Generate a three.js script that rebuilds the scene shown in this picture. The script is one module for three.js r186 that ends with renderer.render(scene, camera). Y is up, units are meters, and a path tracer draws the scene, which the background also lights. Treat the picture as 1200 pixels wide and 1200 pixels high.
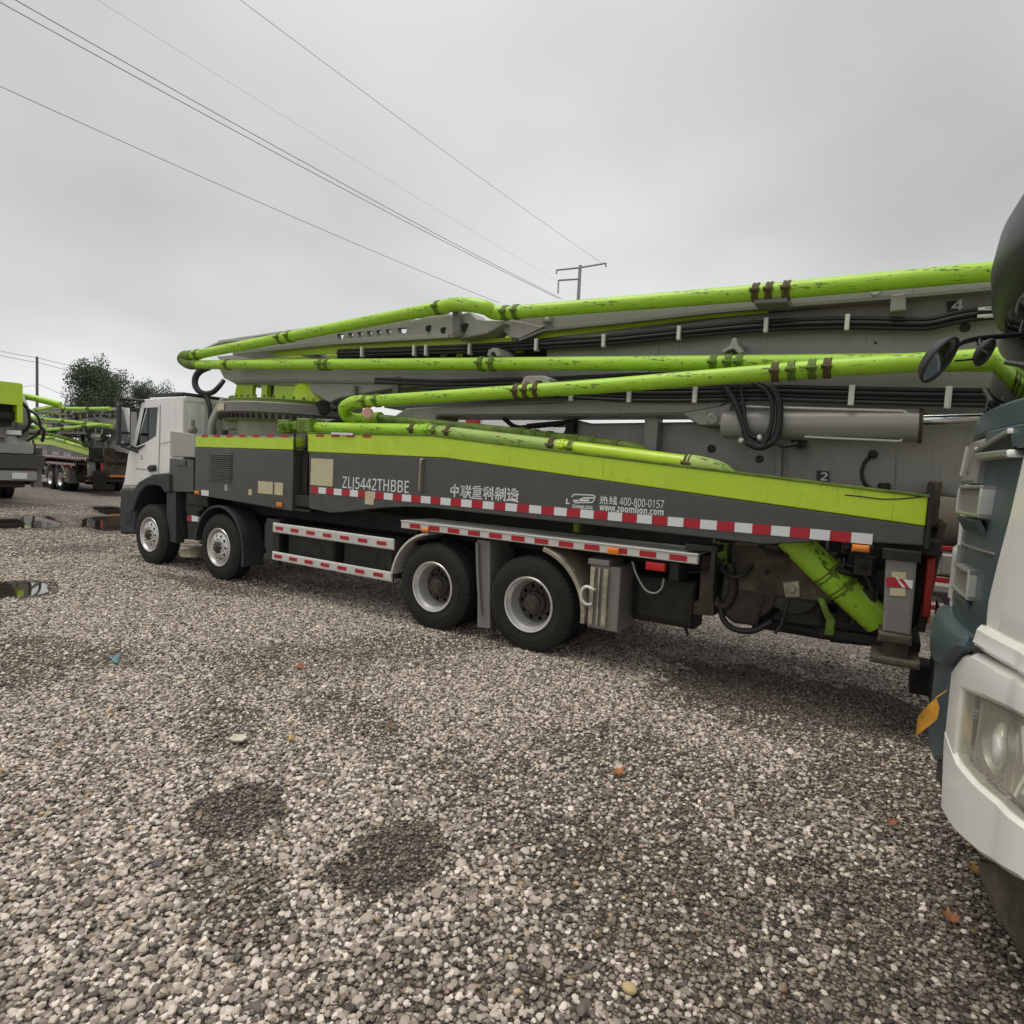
import * as THREE from 'three';
import { mergeGeometries, toCreasedNormals } from 'three/addons/utils/BufferGeometryUtils.js';
import { TextGeometry } from 'three/addons/geometries/TextGeometry.js';
import { FontLoader } from 'three/addons/loaders/FontLoader.js';

// ---------- camera, sky, sun, exposure ----------
const scene = new THREE.Scene();
const camera = new THREE.PerspectiveCamera(80.2, 1, 0.1, 2000);
camera.position.set(4.6947, 2.0048, 5.7718);
camera.rotation.order = 'YXZ';
camera.rotation.set(-0.0673, 0.5573, 0.0512);
scene.add(camera);

const renderer = new THREE.WebGLRenderer({ antialias: true });
renderer.setSize(1024, 1024);
renderer.toneMapping = THREE.LinearToneMapping;
renderer.toneMappingExposure = 1.48;
renderer.shadowMap.enabled = true;

function rng(seed) { let a = seed >>> 0; return () => { a = (a + 0x6D2B79F5) | 0; let t = Math.imul(a ^ (a >>> 15), 1 | a); t = (t + Math.imul(t ^ (t >>> 7), 61 | t)) ^ t; return ((t ^ (t >>> 14)) >>> 0) / 4294967296; }; }
function hash(x, y, s) { let h = Math.imul(x, 374761393) + Math.imul(y, 668265263) + Math.imul(s, 2147483647) | 0; h = Math.imul(h ^ (h >>> 13), 1274126177); return ((h ^ (h >>> 16)) >>> 0) / 4294967296; }
const mod = (a, n) => ((a % n) + n) % n;
function vnoise(x, y, per, s) {
  const xi = Math.floor(x), yi = Math.floor(y); let fx = x - xi, fy = y - yi; fx = fx * fx * (3 - 2 * fx); fy = fy * fy * (3 - 2 * fy);
  const h = (i, j) => hash(mod(xi + i, per), mod(yi + j, per), s);
  return (h(0, 0) * (1 - fx) + h(1, 0) * fx) * (1 - fy) + (h(0, 1) * (1 - fx) + h(1, 1) * fx) * fy;
}
function fbm(x, y, per, s, oct = 4) { let v = 0, a = 0.5, t = 0; for (let o = 0; o < oct; o++) { v += a * vnoise(x, y, per, s + o); t += a; x *= 2; y *= 2; per *= 2; a *= 0.5; } return v / t; }

// overcast sky: soft layers of grey cloud, the same kind of cloud all the way round
{
  const w = 1024, h = 512, d = new Float32Array(w * h * 4);
  for (let j = 0; j < h; j++) for (let i = 0; i < w; i++) {
    const v = Math.sin(Math.PI * ((j + 0.5) / h - 0.5)), el = Math.asin(v), az = i / w;
    const k = 1 / (Math.max(0, v) + 0.25);
    const a = az * Math.PI * 2, px = Math.cos(a) * Math.cos(el) * k, py = Math.sin(a) * Math.cos(el) * k;
    const n = fbm(px * 1.5 + 40, py * 1.5 + 40, 128, 7, 5), m = fbm(px * 0.7 + 20, py * 0.7 + 20, 128, 21, 4);
    let L = 0.475 * (1 + 0.14 * Math.exp(-Math.max(0, el) / 0.3)) + 0.17 * (n - 0.5) + 0.42 * (m - 0.5);
    const g = v < 0 ? 0.6 : 1;
    const o = (j * w + i) * 4; d[o] = L * 0.985 * g; d[o + 1] = L * 1.006 * g; d[o + 2] = L * 0.998 * g; d[o + 3] = 1;
  }
  const t = new THREE.DataTexture(d, w, h, THREE.RGBAFormat, THREE.FloatType);
  t.mapping = THREE.EquirectangularReflectionMapping; t.magFilter = t.minFilter = THREE.LinearFilter; t.needsUpdate = true;
  scene.background = t; scene.environment = t;
}
const sun = new THREE.DirectionalLight(0xfffaf3, 1.4);
sun.position.set(-12, 44, 7); sun.target.position.set(0, 0, 0);
sun.castShadow = true; sun.shadow.radius = 70; sun.shadow.mapSize.set(2048, 2048);
Object.assign(sun.shadow.camera, { left: -45, right: 45, top: 45, bottom: -45, near: 1, far: 140 });
scene.add(sun, sun.target);

// ---------- helpers ----------
const used = {};
function numbered(n) { const k = used[n] = (used[n] ?? -1) + 1; return k ? n + '_' + String(k).padStart(3, '0') : n; }
function tag(o, label, category, group, kind) { const u = o.userData = {}; if (label) u.label = label; if (category) u.category = category; if (group) u.group = group; if (kind) u.kind = kind; return o; }
function thing(name, label, category, pos = [0, 0, 0], turn = 0, group) { const o = new THREE.Group(); o.name = numbered(name); o.position.set(...pos); o.rotation.y = turn; tag(o, label, category, group); scene.add(o); return o; }
function clean(g) { const q = g.index ? g.toNonIndexed() : g; for (const k of Object.keys(q.attributes)) if (!['position', 'normal', 'uv'].includes(k)) q.deleteAttribute(k); q.clearGroups(); return q; }
function mesh(name, geos, mat, parent) { // one named Mesh
  const list = (Array.isArray(geos) ? geos : [geos]).map(clean);
  const m = new THREE.Mesh(list.length > 1 ? mergeGeometries(list) : list[0], mat);
  m.name = parent ? name : numbered(name); m.castShadow = m.receiveShadow = true; (parent || scene).add(m); return m;
}
function structure(name, geos, mat) { const m = mesh(name, geos, mat); m.userData.kind = 'structure'; return m; }
// polygon in x,y pulled along z from z0 to z1 with chamfered edges
function plate(pts, z0, z1, bev = 0.012, holes = []) {
  const s = new THREE.Shape(pts.map((p) => new THREE.Vector2(p[0], p[1])));
  for (const h of holes) s.holes.push(new THREE.Path(h.map((p) => new THREE.Vector2(p[0], p[1]))));
  const lo = Math.min(z0, z1), hi = Math.max(z0, z1), b = Math.min(bev, (hi - lo) * 0.45);
  const g = new THREE.ExtrudeGeometry(s, { depth: hi - lo - 2 * b, bevelEnabled: b > 0, bevelThickness: b, bevelSize: b, bevelOffset: -b, bevelSegments: 2, curveSegments: 10 });
  g.translate(0, 0, lo + b); return g;
}
const box = (x0, x1, y0, y1, z0, z1, bev = 0.008) => plate([[Math.min(x0, x1), Math.min(y0, y1)], [Math.max(x0, x1), Math.min(y0, y1)], [Math.max(x0, x1), Math.max(y0, y1)], [Math.min(x0, x1), Math.max(y0, y1)]], z0, z1, Math.min(bev, Math.abs(x1 - x0) * 0.4, Math.abs(y1 - y0) * 0.4));
const strip = (x0, x1, y0, y1, z) => { const g = new THREE.BoxGeometry(x1 - x0, y1 - y0, 0.004); g.translate((x0 + x1) / 2, (y0 + y1) / 2, z); return g; };
const V = (p) => new THREE.Vector3(...p);
function rounded(pts, rc) {
  const P = pts.map(V), o = [P[0]];
  for (let i = 1; i < P.length - 1; i++) {
    const a = P[i - 1], b = P[i], c = P[i + 1], r = Math.min(rc, a.distanceTo(b) * 0.49, b.distanceTo(c) * 0.49);
    const s = b.clone().lerp(a, r / a.distanceTo(b)), e = b.clone().lerp(c, r / c.distanceTo(b)), n = 7;
    for (let k = 0; k <= n; k++) { const t = k / n; o.push(s.clone().multiplyScalar((1 - t) ** 2).addScaledVector(b, 2 * t * (1 - t)).addScaledVector(e, t * t)); }
  }
  o.push(P[P.length - 1]); return o;
}
function tube(pts, r, seg = 14, rc = 0.2, caps = true) { // r: number or function of 0..1
  const P = rounded(pts, rc), n = P.length, pos = [], nor = [], uv = [], idx = []; let len = 0, total = 0;
  for (let i = 1; i < n; i++) total += P[i].distanceTo(P[i - 1]);
  const T = P.map((p, i) => P[Math.min(i + 1, n - 1)].clone().sub(P[Math.max(i - 1, 0)]).normalize());
  let N = new THREE.Vector3(0, 1, 0); if (Math.abs(T[0].y) > 0.9) N.set(0, 0, 1);
  for (let i = 0; i < n; i++) {
    if (i) len += P[i].distanceTo(P[i - 1]);
    N.addScaledVector(T[i], -N.dot(T[i])).normalize(); const B = T[i].clone().cross(N), rr = typeof r === 'function' ? r(len / total) : r;
    for (let k = 0; k <= seg; k++) { const a = k / seg * Math.PI * 2, d = N.clone().multiplyScalar(Math.cos(a)).addScaledVector(B, Math.sin(a)); pos.push(P[i].x + d.x * rr, P[i].y + d.y * rr, P[i].z + d.z * rr); nor.push(d.x, d.y, d.z); uv.push(k / seg * 6.283 * 0.08, len); }
  }
  for (let i = 0; i < n - 1; i++) for (let k = 0; k < seg; k++) { const a = i * (seg + 1) + k, b = a + seg + 1; idx.push(a, a + 1, b, b, a + 1, b + 1); }
  if (caps) for (const [i, s] of [[0, -1], [n - 1, 1]]) {
    const c = pos.length / 3, base = i * (seg + 1); pos.push(P[i].x, P[i].y, P[i].z); nor.push(T[i].x * s, T[i].y * s, T[i].z * s); uv.push(0, 0);
    for (let k = 0; k <= seg; k++) { const q = (base + k) * 3; pos.push(pos[q], pos[q + 1], pos[q + 2]); nor.push(T[i].x * s, T[i].y * s, T[i].z * s); uv.push(0, 0); }
    for (let k = 0; k < seg; k++) s > 0 ? idx.push(c, c + 1 + k, c + 2 + k) : idx.push(c, c + 2 + k, c + 1 + k);
  }
  const g = new THREE.BufferGeometry(); g.setAttribute('position', new THREE.Float32BufferAttribute(pos, 3)); g.setAttribute('normal', new THREE.Float32BufferAttribute(nor, 3)); g.setAttribute('uv', new THREE.Float32BufferAttribute(uv, 2)); g.setIndex(idx);
  return g;
}
function cyl(a, b, r, seg = 20, r2 = r) { // cylinder between two points with chamfered ends
  const L = V(a).distanceTo(V(b)), c = Math.min(0.012, L * 0.2, r * 0.3);
  const g = new THREE.LatheGeometry([[0, 0], [r - c, 0], [r, c], [r2, L - c], [r2 - c, L], [0, L]].map((p) => new THREE.Vector2(...p)), seg);
  g.applyQuaternion(new THREE.Quaternion().setFromUnitVectors(new THREE.Vector3(0, 1, 0), V(b).sub(V(a)).normalize())); g.translate(...a); return toCreasedNormals(clean(g), 0.6);
}
function lathe(profile, seg = 40) { return toCreasedNormals(clean(new THREE.LatheGeometry(profile.map((p) => new THREE.Vector2(...p)), seg)), 0.5); }

// ---------- textures and materials ----------
function dataTex(w, h, fn, srgb, repeat = [1, 1]) {
  const d = new Uint8Array(w * h * 4);
  for (let j = 0; j < h; j++) for (let i = 0; i < w; i++) { const c = fn(i / w, j / h, i, j), o = (j * w + i) * 4; for (let k = 0; k < 3; k++) d[o + k] = Math.max(0, Math.min(255, (Array.isArray(c) ? c[k] : c) * 255)); d[o + 3] = 255; }
  const t = new THREE.DataTexture(d, w, h); t.wrapS = t.wrapT = THREE.RepeatWrapping; t.magFilter = THREE.LinearFilter; t.minFilter = THREE.LinearMipmapLinearFilter; t.generateMipmaps = true; t.repeat.set(...repeat); if (srgb) t.colorSpace = THREE.SRGBColorSpace; t.needsUpdate = true; return t;
}
// weathered paint: blotches of dust and rain streaks with their own outlines, a few chips
const dustTex = dataTex(512, 512, (u, v) => {
  const a = fbm(u * 6, v * 6, 6, 3, 5), s = fbm(u * 60, v * 4, 60, 11, 3), f = fbm(u * 90, v * 90, 90, 15, 2);
  let k = 0.955 + 0.08 * (a - 0.5) + 0.04 * (f - 0.5); if (s > 0.72) k -= (s - 0.72) * 0.6; if (a > 0.64) k -= (a - 0.64) * 0.4;
  return [k, k * 0.995, k * 0.98];
}, true, [0.5, 0.5]);
const chipTex = dataTex(512, 512, (u, v) => {
  const a = fbm(u * 8, v * 8, 8, 31, 4), c = fbm(u * 70, v * 14, 70, 41, 3), p = fbm(u * 5, v * 5, 5, 47, 3), f = fbm(u * 120, v * 120, 120, 51, 2);
  let k = 0.96 + 0.12 * (a - 0.5) + 0.08 * (f - 0.5);
  const q = fbm(u * 9 + 3, v * 9, 9, 91, 4), g = fbm(u * 60, v * 40, 120, 95, 3); if (q > 0.62 && g > 0.6) return [0.5, 0.55, 0.42];
  if (c > 0.775 && p > 0.59) return [0.24, 0.24, 0.14]; if (c > 0.75 && p > 0.57) k *= 0.88; if (p < 0.36 && g > 0.58) k *= 0.9;
  return [k, k, k * 0.96];
}, true, [1.6, 0.5]);
const grimeTex = dataTex(512, 512, (u, v) => {
  const a = fbm(u * 7, v * 7, 7, 61, 5), b = fbm(u * 26, v * 26, 26, 67, 3); let k = 0.78 + 0.5 * (a - 0.5) + 0.25 * (b - 0.5);
  return [k * 1.03, k, k * 0.92];
}, true, [1, 1]);
const roughTex = dataTex(256, 256, (u, v) => 0.7 + 0.5 * (fbm(u * 8, v * 8, 8, 71, 4) - 0.5), false, [0.8, 0.8]);
const fineBump = dataTex(256, 256, (u, v) => fbm(u * 64, v * 64, 64, 81, 3), false, [3, 3]);
const L = (r, g, b) => new THREE.Color().setRGB(r, g, b);
const std = (c, rough, metal = 0, extra = {}) => new THREE.MeshStandardMaterial({ color: L(...c), roughness: rough, metalness: metal, ...extra });
const M = {
  lime: std([0.54, 0.77, 0.035], 0.42, 0, { map: dustTex, roughnessMap: roughTex, bumpMap: roughTex, bumpScale: 0.005 }),
  limePipe: std([0.40, 0.68, 0.045], 0.42, 0, { map: chipTex }),
  limePale: std([0.42, 0.56, 0.16], 0.6, 0, { map: chipTex }),
  oliveDirty: std([0.20, 0.34, 0.04], 0.6, 0, { map: grimeTex }),
  panel: std([0.085, 0.084, 0.080], 0.45, 0, { map: dustTex, roughnessMap: roughTex, bumpMap: roughTex, bumpScale: 0.006 }),
  boom: std([0.35, 0.34, 0.32], 0.55, 0, { map: dustTex, roughnessMap: roughTex }),
  boomDark: std([0.22, 0.213, 0.2], 0.6, 0, { map: dustTex }),
  frame: std([0.03, 0.029, 0.027], 0.7, 0, { map: grimeTex }),
  plastic: std([0.032, 0.033, 0.033], 0.62, 0, { bumpMap: fineBump, bumpScale: 0.0008 }),
  rubber: std([0.022, 0.021, 0.020], 0.85, 0, { map: grimeTex, bumpMap: fineBump, bumpScale: 0.001 }),
  hose: std([0.018, 0.018, 0.019], 0.5),
  steel: std([0.62, 0.62, 0.60], 0.38, 0.85, { map: dustTex }),
  rim: std([0.74, 0.74, 0.73], 0.34, 0.6, { map: dustTex }),
  hub: std([0.085, 0.08, 0.072], 0.7, 0.2, { map: grimeTex }),
  chrome: std([0.8, 0.8, 0.8], 0.12, 1),
  alu: std([0.72, 0.72, 0.69], 0.42, 0.25, { map: dustTex }),
  aluDirty: std([0.55, 0.53, 0.47], 0.55, 0.2, { map: grimeTex }),
  white: new THREE.MeshPhysicalMaterial({ color: L(0.88, 0.88, 0.87), roughness: 0.4, clearcoat: 0.5, clearcoatRoughness: 0.15, map: dustTex }),
  greyBox: std([0.40, 0.40, 0.38], 0.6, 0, { map: dustTex }),
  mud: std([0.12, 0.105, 0.088], 0.85, 0, { map: grimeTex, bumpMap: fineBump, bumpScale: 0.003 }),
  tapeRed: std([0.42, 0.012, 0.025], 0.35),
  tapeWhite: std([0.72, 0.73, 0.74], 0.35),
  sticker: std([0.60, 0.55, 0.36], 0.6, 0, { map: dustTex }),
  orange: std([0.75, 0.22, 0.03], 0.25),
  redLamp: std([0.55, 0.02, 0.015], 0.2),
  black: std([0.012, 0.012, 0.013], 0.35),
  glass: new THREE.MeshPhysicalMaterial({ color: L(0.34, 0.43, 0.39), roughness: 0.03, transmission: 1, thickness: 0, ior: 1.5 }),
  clear: new THREE.MeshPhysicalMaterial({ color: L(0.95, 0.96, 0.94), roughness: 0.02, transmission: 1, thickness: 0, ior: 1.5 }),
  greasy: std([0.05, 0.044, 0.038], 0.55, 0, { map: grimeTex, bumpMap: fineBump, bumpScale: 0.003 }),
  cloudy: new THREE.MeshPhysicalMaterial({ color: L(0.95, 0.95, 0.90), roughness: 0.1, transmission: 0.93, thickness: 0, ior: 1.5 }),
  rust: std([0.17, 0.13, 0.06], 0.75, 0, { map: grimeTex }),
  letter: std([0.72, 0.72, 0.70], 0.5),
};
const font = new FontLoader().parse ? await new FontLoader().loadAsync('fonts/droid/droid_sans_bold.typeface.json') : null;
const fontThin = await new FontLoader().loadAsync('fonts/droid/droid_sans_regular.typeface.json');
function text(str, size, x, y, z, f = font, sx = 1) { const g = new TextGeometry(str, { font: f, size, depth: 0.004, curveSegments: 3, bevelEnabled: false }); g.scale(sx, 1, 1); g.translate(x, y, z); return clean(g); }
// a stroke of lettering, flat on the panel
function stroke(pts, w, x, y, s, z) {
  const out = [];
  for (let i = 0; i + 1 < pts.length; i++) {
    const [ax, ay] = pts[i], [bx, by] = pts[i + 1], l = Math.hypot(bx - ax, by - ay), g = new THREE.BoxGeometry(l * s / 100 + w * 0.9, w, 0.003);
    g.rotateZ(Math.atan2(-(by - ay), bx - ax)); g.translate(x + (ax + bx) / 200 * s, y + (1 - (ay + by) / 200) * s, z + (i % 3) * 0.0002); out.push(g);
  }
  return out;
}

// ---------- the ground: one sheet to the horizon, pebbles lying on it, puddles ----------
// damp, gritty patches and mud between the pebbles, the one under the tail deepened as truck shade: [x, z, radius x, radius z, turn, strength]
const PATCH = [[1.72, 3.78, 0.29, 0.37, -0.56, 1], [2.66, 3.50, 0.27, 0.32, -0.56, 1], [0.55, 3.1, 0.5, 0.3, 0.4, 0.45], [3.0, 2.6, 0.9, 0.45, 0.2, 0.35], [3.7, 1.9, 1.2, 0.8, 0.2, 0.4], [3.9, 3.0, 0.9, 0.5, 0.1, 0.6], [2.2, 4.1, 0.5, 0.2, 0.3, 0.5],
  [4.2, -0.5, 1.7, 0.8, 0, 1], [3.9, 0.35, 1.0, 0.35, 0.1, 0.6], [5.2, 1.0, 1.0, 1.2, 0, 0.6], [5.2, 3.2, 1.0, 1.5, 0, 0.75], [-4.5, 0.35, 1.1, 0.22, 0, 0.7], [-3.8, 0.2, 1.5, 0.3, 0, 0.6], [1.2, 2.4, 0.7, 0.3, 0.2, 0.4], [4.4, 4.2, 0.5, 0.4, 0, 0.5]];  // oily stain under the tail, strengthened to darken the truck's shadow
function wetAndShade(x, z) {
  let k = 0; const w = 0.25 * (fbm(x * 1.7 + 60, z * 1.7 + 60, 512, 5, 4) - 0.5) + 0.16 * (fbm(x * 8 + 90, z * 8 + 90, 512, 8, 3) - 0.5);
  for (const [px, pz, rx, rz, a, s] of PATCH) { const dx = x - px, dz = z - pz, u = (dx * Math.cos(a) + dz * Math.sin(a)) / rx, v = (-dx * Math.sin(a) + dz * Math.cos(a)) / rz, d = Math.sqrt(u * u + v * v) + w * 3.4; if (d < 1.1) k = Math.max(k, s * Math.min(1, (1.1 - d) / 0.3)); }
  const m = fbm(x * 0.55 + 90, z * 0.55 + 90, 512, 17, 4); if (m > 0.54) k = Math.max(k, Math.min(0.5, (m - 0.54) * 4));
  for (const p of PUD) { const dx = x - p.x, dz = z - p.z; if (Math.hypot(dx, dz) < p.rx * 1.8) { const a = Math.cos(p.turn), b = Math.sin(p.turn), u = (dx * a + dz * b) / p.rx, v = (-dx * b + dz * a) / p.rz; if (Math.hypot(u, v) < p.edge(Math.atan2(v, u)) * 1.3 + w * 1.2) k = Math.max(k, 0.75); } }
  return k;
}
const PUD = [];
function inPuddle(x, z) { for (const p of PUD) { const a = Math.cos(p.turn), b = Math.sin(p.turn), dx = x - p.x, dz = z - p.z, u = (dx * a + dz * b) / p.rx, v = (-dx * b + dz * a) / p.rz; const t = Math.atan2(v, u); if (Math.hypot(u, v) < p.edge(t)) return true; } return false; }
function puddle(x, z, rx, rz, turn, seed) { PUD.push({ x, z, rx, rz, turn, edge: (t) => 0.62 + 0.75 * fbm(Math.cos(t) * 1.6 + 9, Math.sin(t) * 1.6 + 9, 64, seed, 4) }); }
puddle(-14.6, -1.0, 1.7, 0.75, 0.35, 3);
puddle(-13.6, -2.75, 1.9, 0.85, 0.5, 5);
puddle(-17.4, -4.4, 1.9, 0.5, 0.3, 9);
puddle(-5.62, 2.32, 0.6, 0.42, 0.35, 13);

// pebble ground: each pebble of the texture has its own tone and its own height
const pebbleN = 56, S = 1024, heights = new Float32Array(S * S), ids = new Int32Array(S * S);
for (let j = 0; j < S; j++) for (let i = 0; i < S; i++) {
  const x = i / S * pebbleN, y = j / S * pebbleN, xi = Math.floor(x), yi = Math.floor(y); let d1 = 9, d2 = 9, id = 0;
  for (let b = -1; b <= 1; b++) for (let a = -1; a <= 1; a++) {
    const cx = mod(xi + a, pebbleN), cy = mod(yi + b, pebbleN), px = xi + a + 0.1 + 0.8 * hash(cx, cy, 1), py = yi + b + 0.1 + 0.8 * hash(cx, cy, 2);
    const r = 0.7 + 0.6 * hash(cx, cy, 4), d = Math.hypot(x - px, y - py) / r; if (d < d1) { d2 = d1; d1 = d; id = cx * 100 + cy; } else if (d < d2) d2 = d;
  }
  heights[j * S + i] = Math.min(1, Math.max(0, (d2 - d1) * 2.2)) * (1 - 0.35 * d1); ids[j * S + i] = id;
}
function pebbleTone(r1, r2) { // real stones: greys, warm whites, browns, a few dark ones
  const t = r1 < 0.16 ? [0.095, 0.081, 0.068] : r1 < 0.45 ? [0.23, 0.19, 0.15] : r1 < 0.74 ? [0.40, 0.342, 0.285] : r1 < 0.978 ? [0.59, 0.52, 0.45] : r1 < 0.99 ? [0.40, 0.29, 0.17] : [0.28, 0.18, 0.15];
  const k = 0.75 + 0.5 * r2; return t.map((c) => c * k);
}
const soil = [0.042, 0.03, 0.022];
const enc = (c) => c <= 0.0031308 ? 12.92 * c : 1.055 * Math.pow(c, 1 / 2.4) - 0.055;
const gravelMap = dataTex(S, S, (u, v, i, j) => {
  const h = heights[j * S + i], id = ids[j * S + i], t = pebbleTone(hash(id, 3, 9), hash(id, 5, 9)), k = Math.min(1, h * 2.4) * 0.85, f = 0.9 + 0.2 * fbm(u * 256, v * 256, 256, 5, 2);
  return t.map((c, n) => enc((soil[n] * (1 - k) + c * k) * f));
}, true, [1, 1]);
const gravelBump = dataTex(S, S, (u, v, i, j) => Math.sqrt(heights[j * S + i]), false, [1, 1]);
const groundMat = new THREE.MeshStandardMaterial({ color: L(1, 1, 1), map: gravelMap, bumpMap: gravelBump, bumpScale: 0.012, roughness: 0.8, vertexColors: true });
{
  const axis = (lo, hi, fine, c, far) => { const o = []; let x = c; o.push(c); let st = fine; while (x < hi) { st = Math.min(st * (x - c > far ? 1.35 : 1), 400); x += st; o.push(Math.min(x, hi)); } x = c; st = fine; while (x > lo) { st = Math.min(st * (c - x > far ? 1.35 : 1), 400); x -= st; o.unshift(Math.max(x, lo)); } return o; };
  const xs = axis(-900, 900, 0.14, 0, 16), zs = axis(-900, 900, 0.14, 0, 9), nx = xs.length, nz = zs.length, pos = [], uv = [], col = [], nor = [], idx = [];
  for (let j = 0; j < nz; j++) for (let i = 0; i < nx; i++) {
    const x = xs[i], z = zs[j]; pos.push(x, 0, z); nor.push(0, 1, 0); uv.push(x / 1.5, -z / 1.5);
    const w = Math.abs(x) < 40 && Math.abs(z) < 30 ? wetAndShade(x, z) : 0, m = fbm(x * 0.12 + 50, z * 0.12 + 50, 512, 33, 4), k = (1 - 0.55 * w) * (0.86 + 0.28 * (m - 0.5)) * (inPuddle(x, z) ? 0.35 : 1);
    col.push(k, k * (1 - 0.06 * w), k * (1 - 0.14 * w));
  }
  for (let j = 0; j < nz - 1; j++) for (let i = 0; i < nx - 1; i++) { const a = j * nx + i, b = a + nx; idx.push(a, b, a + 1, a + 1, b, b + 1); }
  const g = new THREE.BufferGeometry(); g.setAttribute('position', new THREE.Float32BufferAttribute(pos, 3)); g.setAttribute('normal', new THREE.Float32BufferAttribute(nor, 3)); g.setAttribute('uv', new THREE.Float32BufferAttribute(uv, 2)); g.setAttribute('color', new THREE.Float32BufferAttribute(col, 3)); g.setIndex(idx);
  const m = new THREE.Mesh(g, groundMat); m.name = 'ground'; m.receiveShadow = true; m.userData.kind = 'structure'; scene.add(m);
}
const water = new THREE.MeshPhysicalMaterial({ color: L(0.045, 0.038, 0.028), roughness: 0.04, ior: 1.33, specularIntensity: 1, clearcoat: 1, clearcoatRoughness: 0.02 });
for (const p of PUD) {
  const s = new THREE.Shape(); for (let k = 0; k < 72; k++) { const t = k / 72 * Math.PI * 2, r = p.edge(t), u = Math.cos(t) * r * p.rx, v = Math.sin(t) * r * p.rz, x = u * Math.cos(p.turn) - v * Math.sin(p.turn), z = u * Math.sin(p.turn) + v * Math.cos(p.turn); k ? s.lineTo(x, -z) : s.moveTo(x, -z); }
  const g = new THREE.ShapeGeometry(s); g.rotateX(-Math.PI / 2); const m = structure('puddle', g, water); m.position.set(p.x, 0.009, p.z); m.castShadow = false;
}
{ // pebbles, several rounded broken shapes, scattered over the part of the yard that the photograph shows sharply
  const R = rng(77), shapes = [];
  for (let n = 0; n < 5; n++) {
    const g = new THREE.IcosahedronGeometry(0.5, n < 2 ? 1 : 1), p = g.attributes.position;
    for (let i = 0; i < p.count; i++) {
      const x = p.getX(i), y = p.getY(i), z = p.getZ(i), q = Math.round(x * 100), w = Math.round(y * 100), e = Math.round(z * 100), k = 0.82 + 0.36 * hash(q * 7 + e, w * 13 + n * 31, n);
      const m = Math.max(-0.36, Math.min(0.36, x)) * k, y2 = Math.max(-0.34, Math.min(0.34, y)) * k; p.setXYZ(i, m * 1.25, y2 * 0.78, z * k);
    }
    shapes.push(toCreasedNormals(clean(g), 0.75));
  }
  const mat = new THREE.MeshStandardMaterial({ color: L(1, 1, 1), roughness: 0.62 });
  const place = shapes.map(() => []);
  const fx = -Math.sin(0.5573), fz = -Math.cos(0.5573);
  function scatter(r0, r1, dens, size) {
    const A = (r1 * r1 - r0 * r0) * 0.5 * 1.75, n = Math.floor(A * dens);
    for (let k = 0; k < n; k++) {
      const r = Math.sqrt(r0 * r0 + R() * (r1 * r1 - r0 * r0)), a = (R() - 0.5) * 1.75, c = Math.cos(a), s = Math.sin(a);
      const x = 4.6947 + r * (fx * c - fz * s), z = 5.7718 + r * (fz * c + fx * s), w0 = wetAndShade(x, z), w = R() < w0 * 1.15 ? 0.8 + 0.2 * R() : 0.15 * w0, r1_ = R(), r2 = R();
      if (inPuddle(x, z) && R() < 0.985) { R(); continue; }
      if (z < -2.6 && x > -7.5) continue;
      if (R() < 0.45 * w0) continue;
      const bigger = R() < 0.02 ? 1.7 : 1, d = size * (0.6 + 0.6 * R() + 0.25 * R() * R()) * bigger * (1 - 0.3 * w);
      place[Math.floor(R() * shapes.length)].push([x, z, d, w, r1_, r2, R(), R(), R()]);
    }
  }
  scatter(1.6, 4.2, 3000, 0.0245); scatter(4.2, 6.5, 3200, 0.0225); scatter(6.5, 10, 2900, 0.0235); scatter(10, 14, 1600, 0.025); scatter(14, 19, 420, 0.027); scatter(19, 27, 110, 0.03);
  const g = new THREE.Group(); g.name = 'gravel'; tag(g, 'grey and brown pebbles covering the yard around the trucks', 'gravel', null, 'stuff'); scene.add(g);
  const Mx = new THREE.Matrix4(), q = new THREE.Quaternion(), e = new THREE.Euler(), c = new THREE.Color();
  place.forEach((list, n) => {
    const im = new THREE.InstancedMesh(shapes[n], mat, list.length); im.name = 'pebbles'; im.castShadow = im.receiveShadow = true; im.userData.kind = 'stuff';
    list.forEach(([x, z, d, w, a, b, t1, t2, t3], i) => {
      q.setFromEuler(e.set((t2 - 0.5) * 0.9, t1 * 6.283, (t3 - 0.5) * 0.9)); Mx.compose(new THREE.Vector3(x, d * (0.16 + 0.22 * t2), z), q, new THREE.Vector3(d, d * (0.7 + 0.5 * t3), d * (0.75 + 0.35 * t1))); im.setMatrixAt(i, Mx);
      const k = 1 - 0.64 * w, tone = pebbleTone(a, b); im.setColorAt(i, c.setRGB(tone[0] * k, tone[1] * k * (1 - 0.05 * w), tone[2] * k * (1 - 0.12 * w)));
    });
    g.add(im);
  });
}

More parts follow.
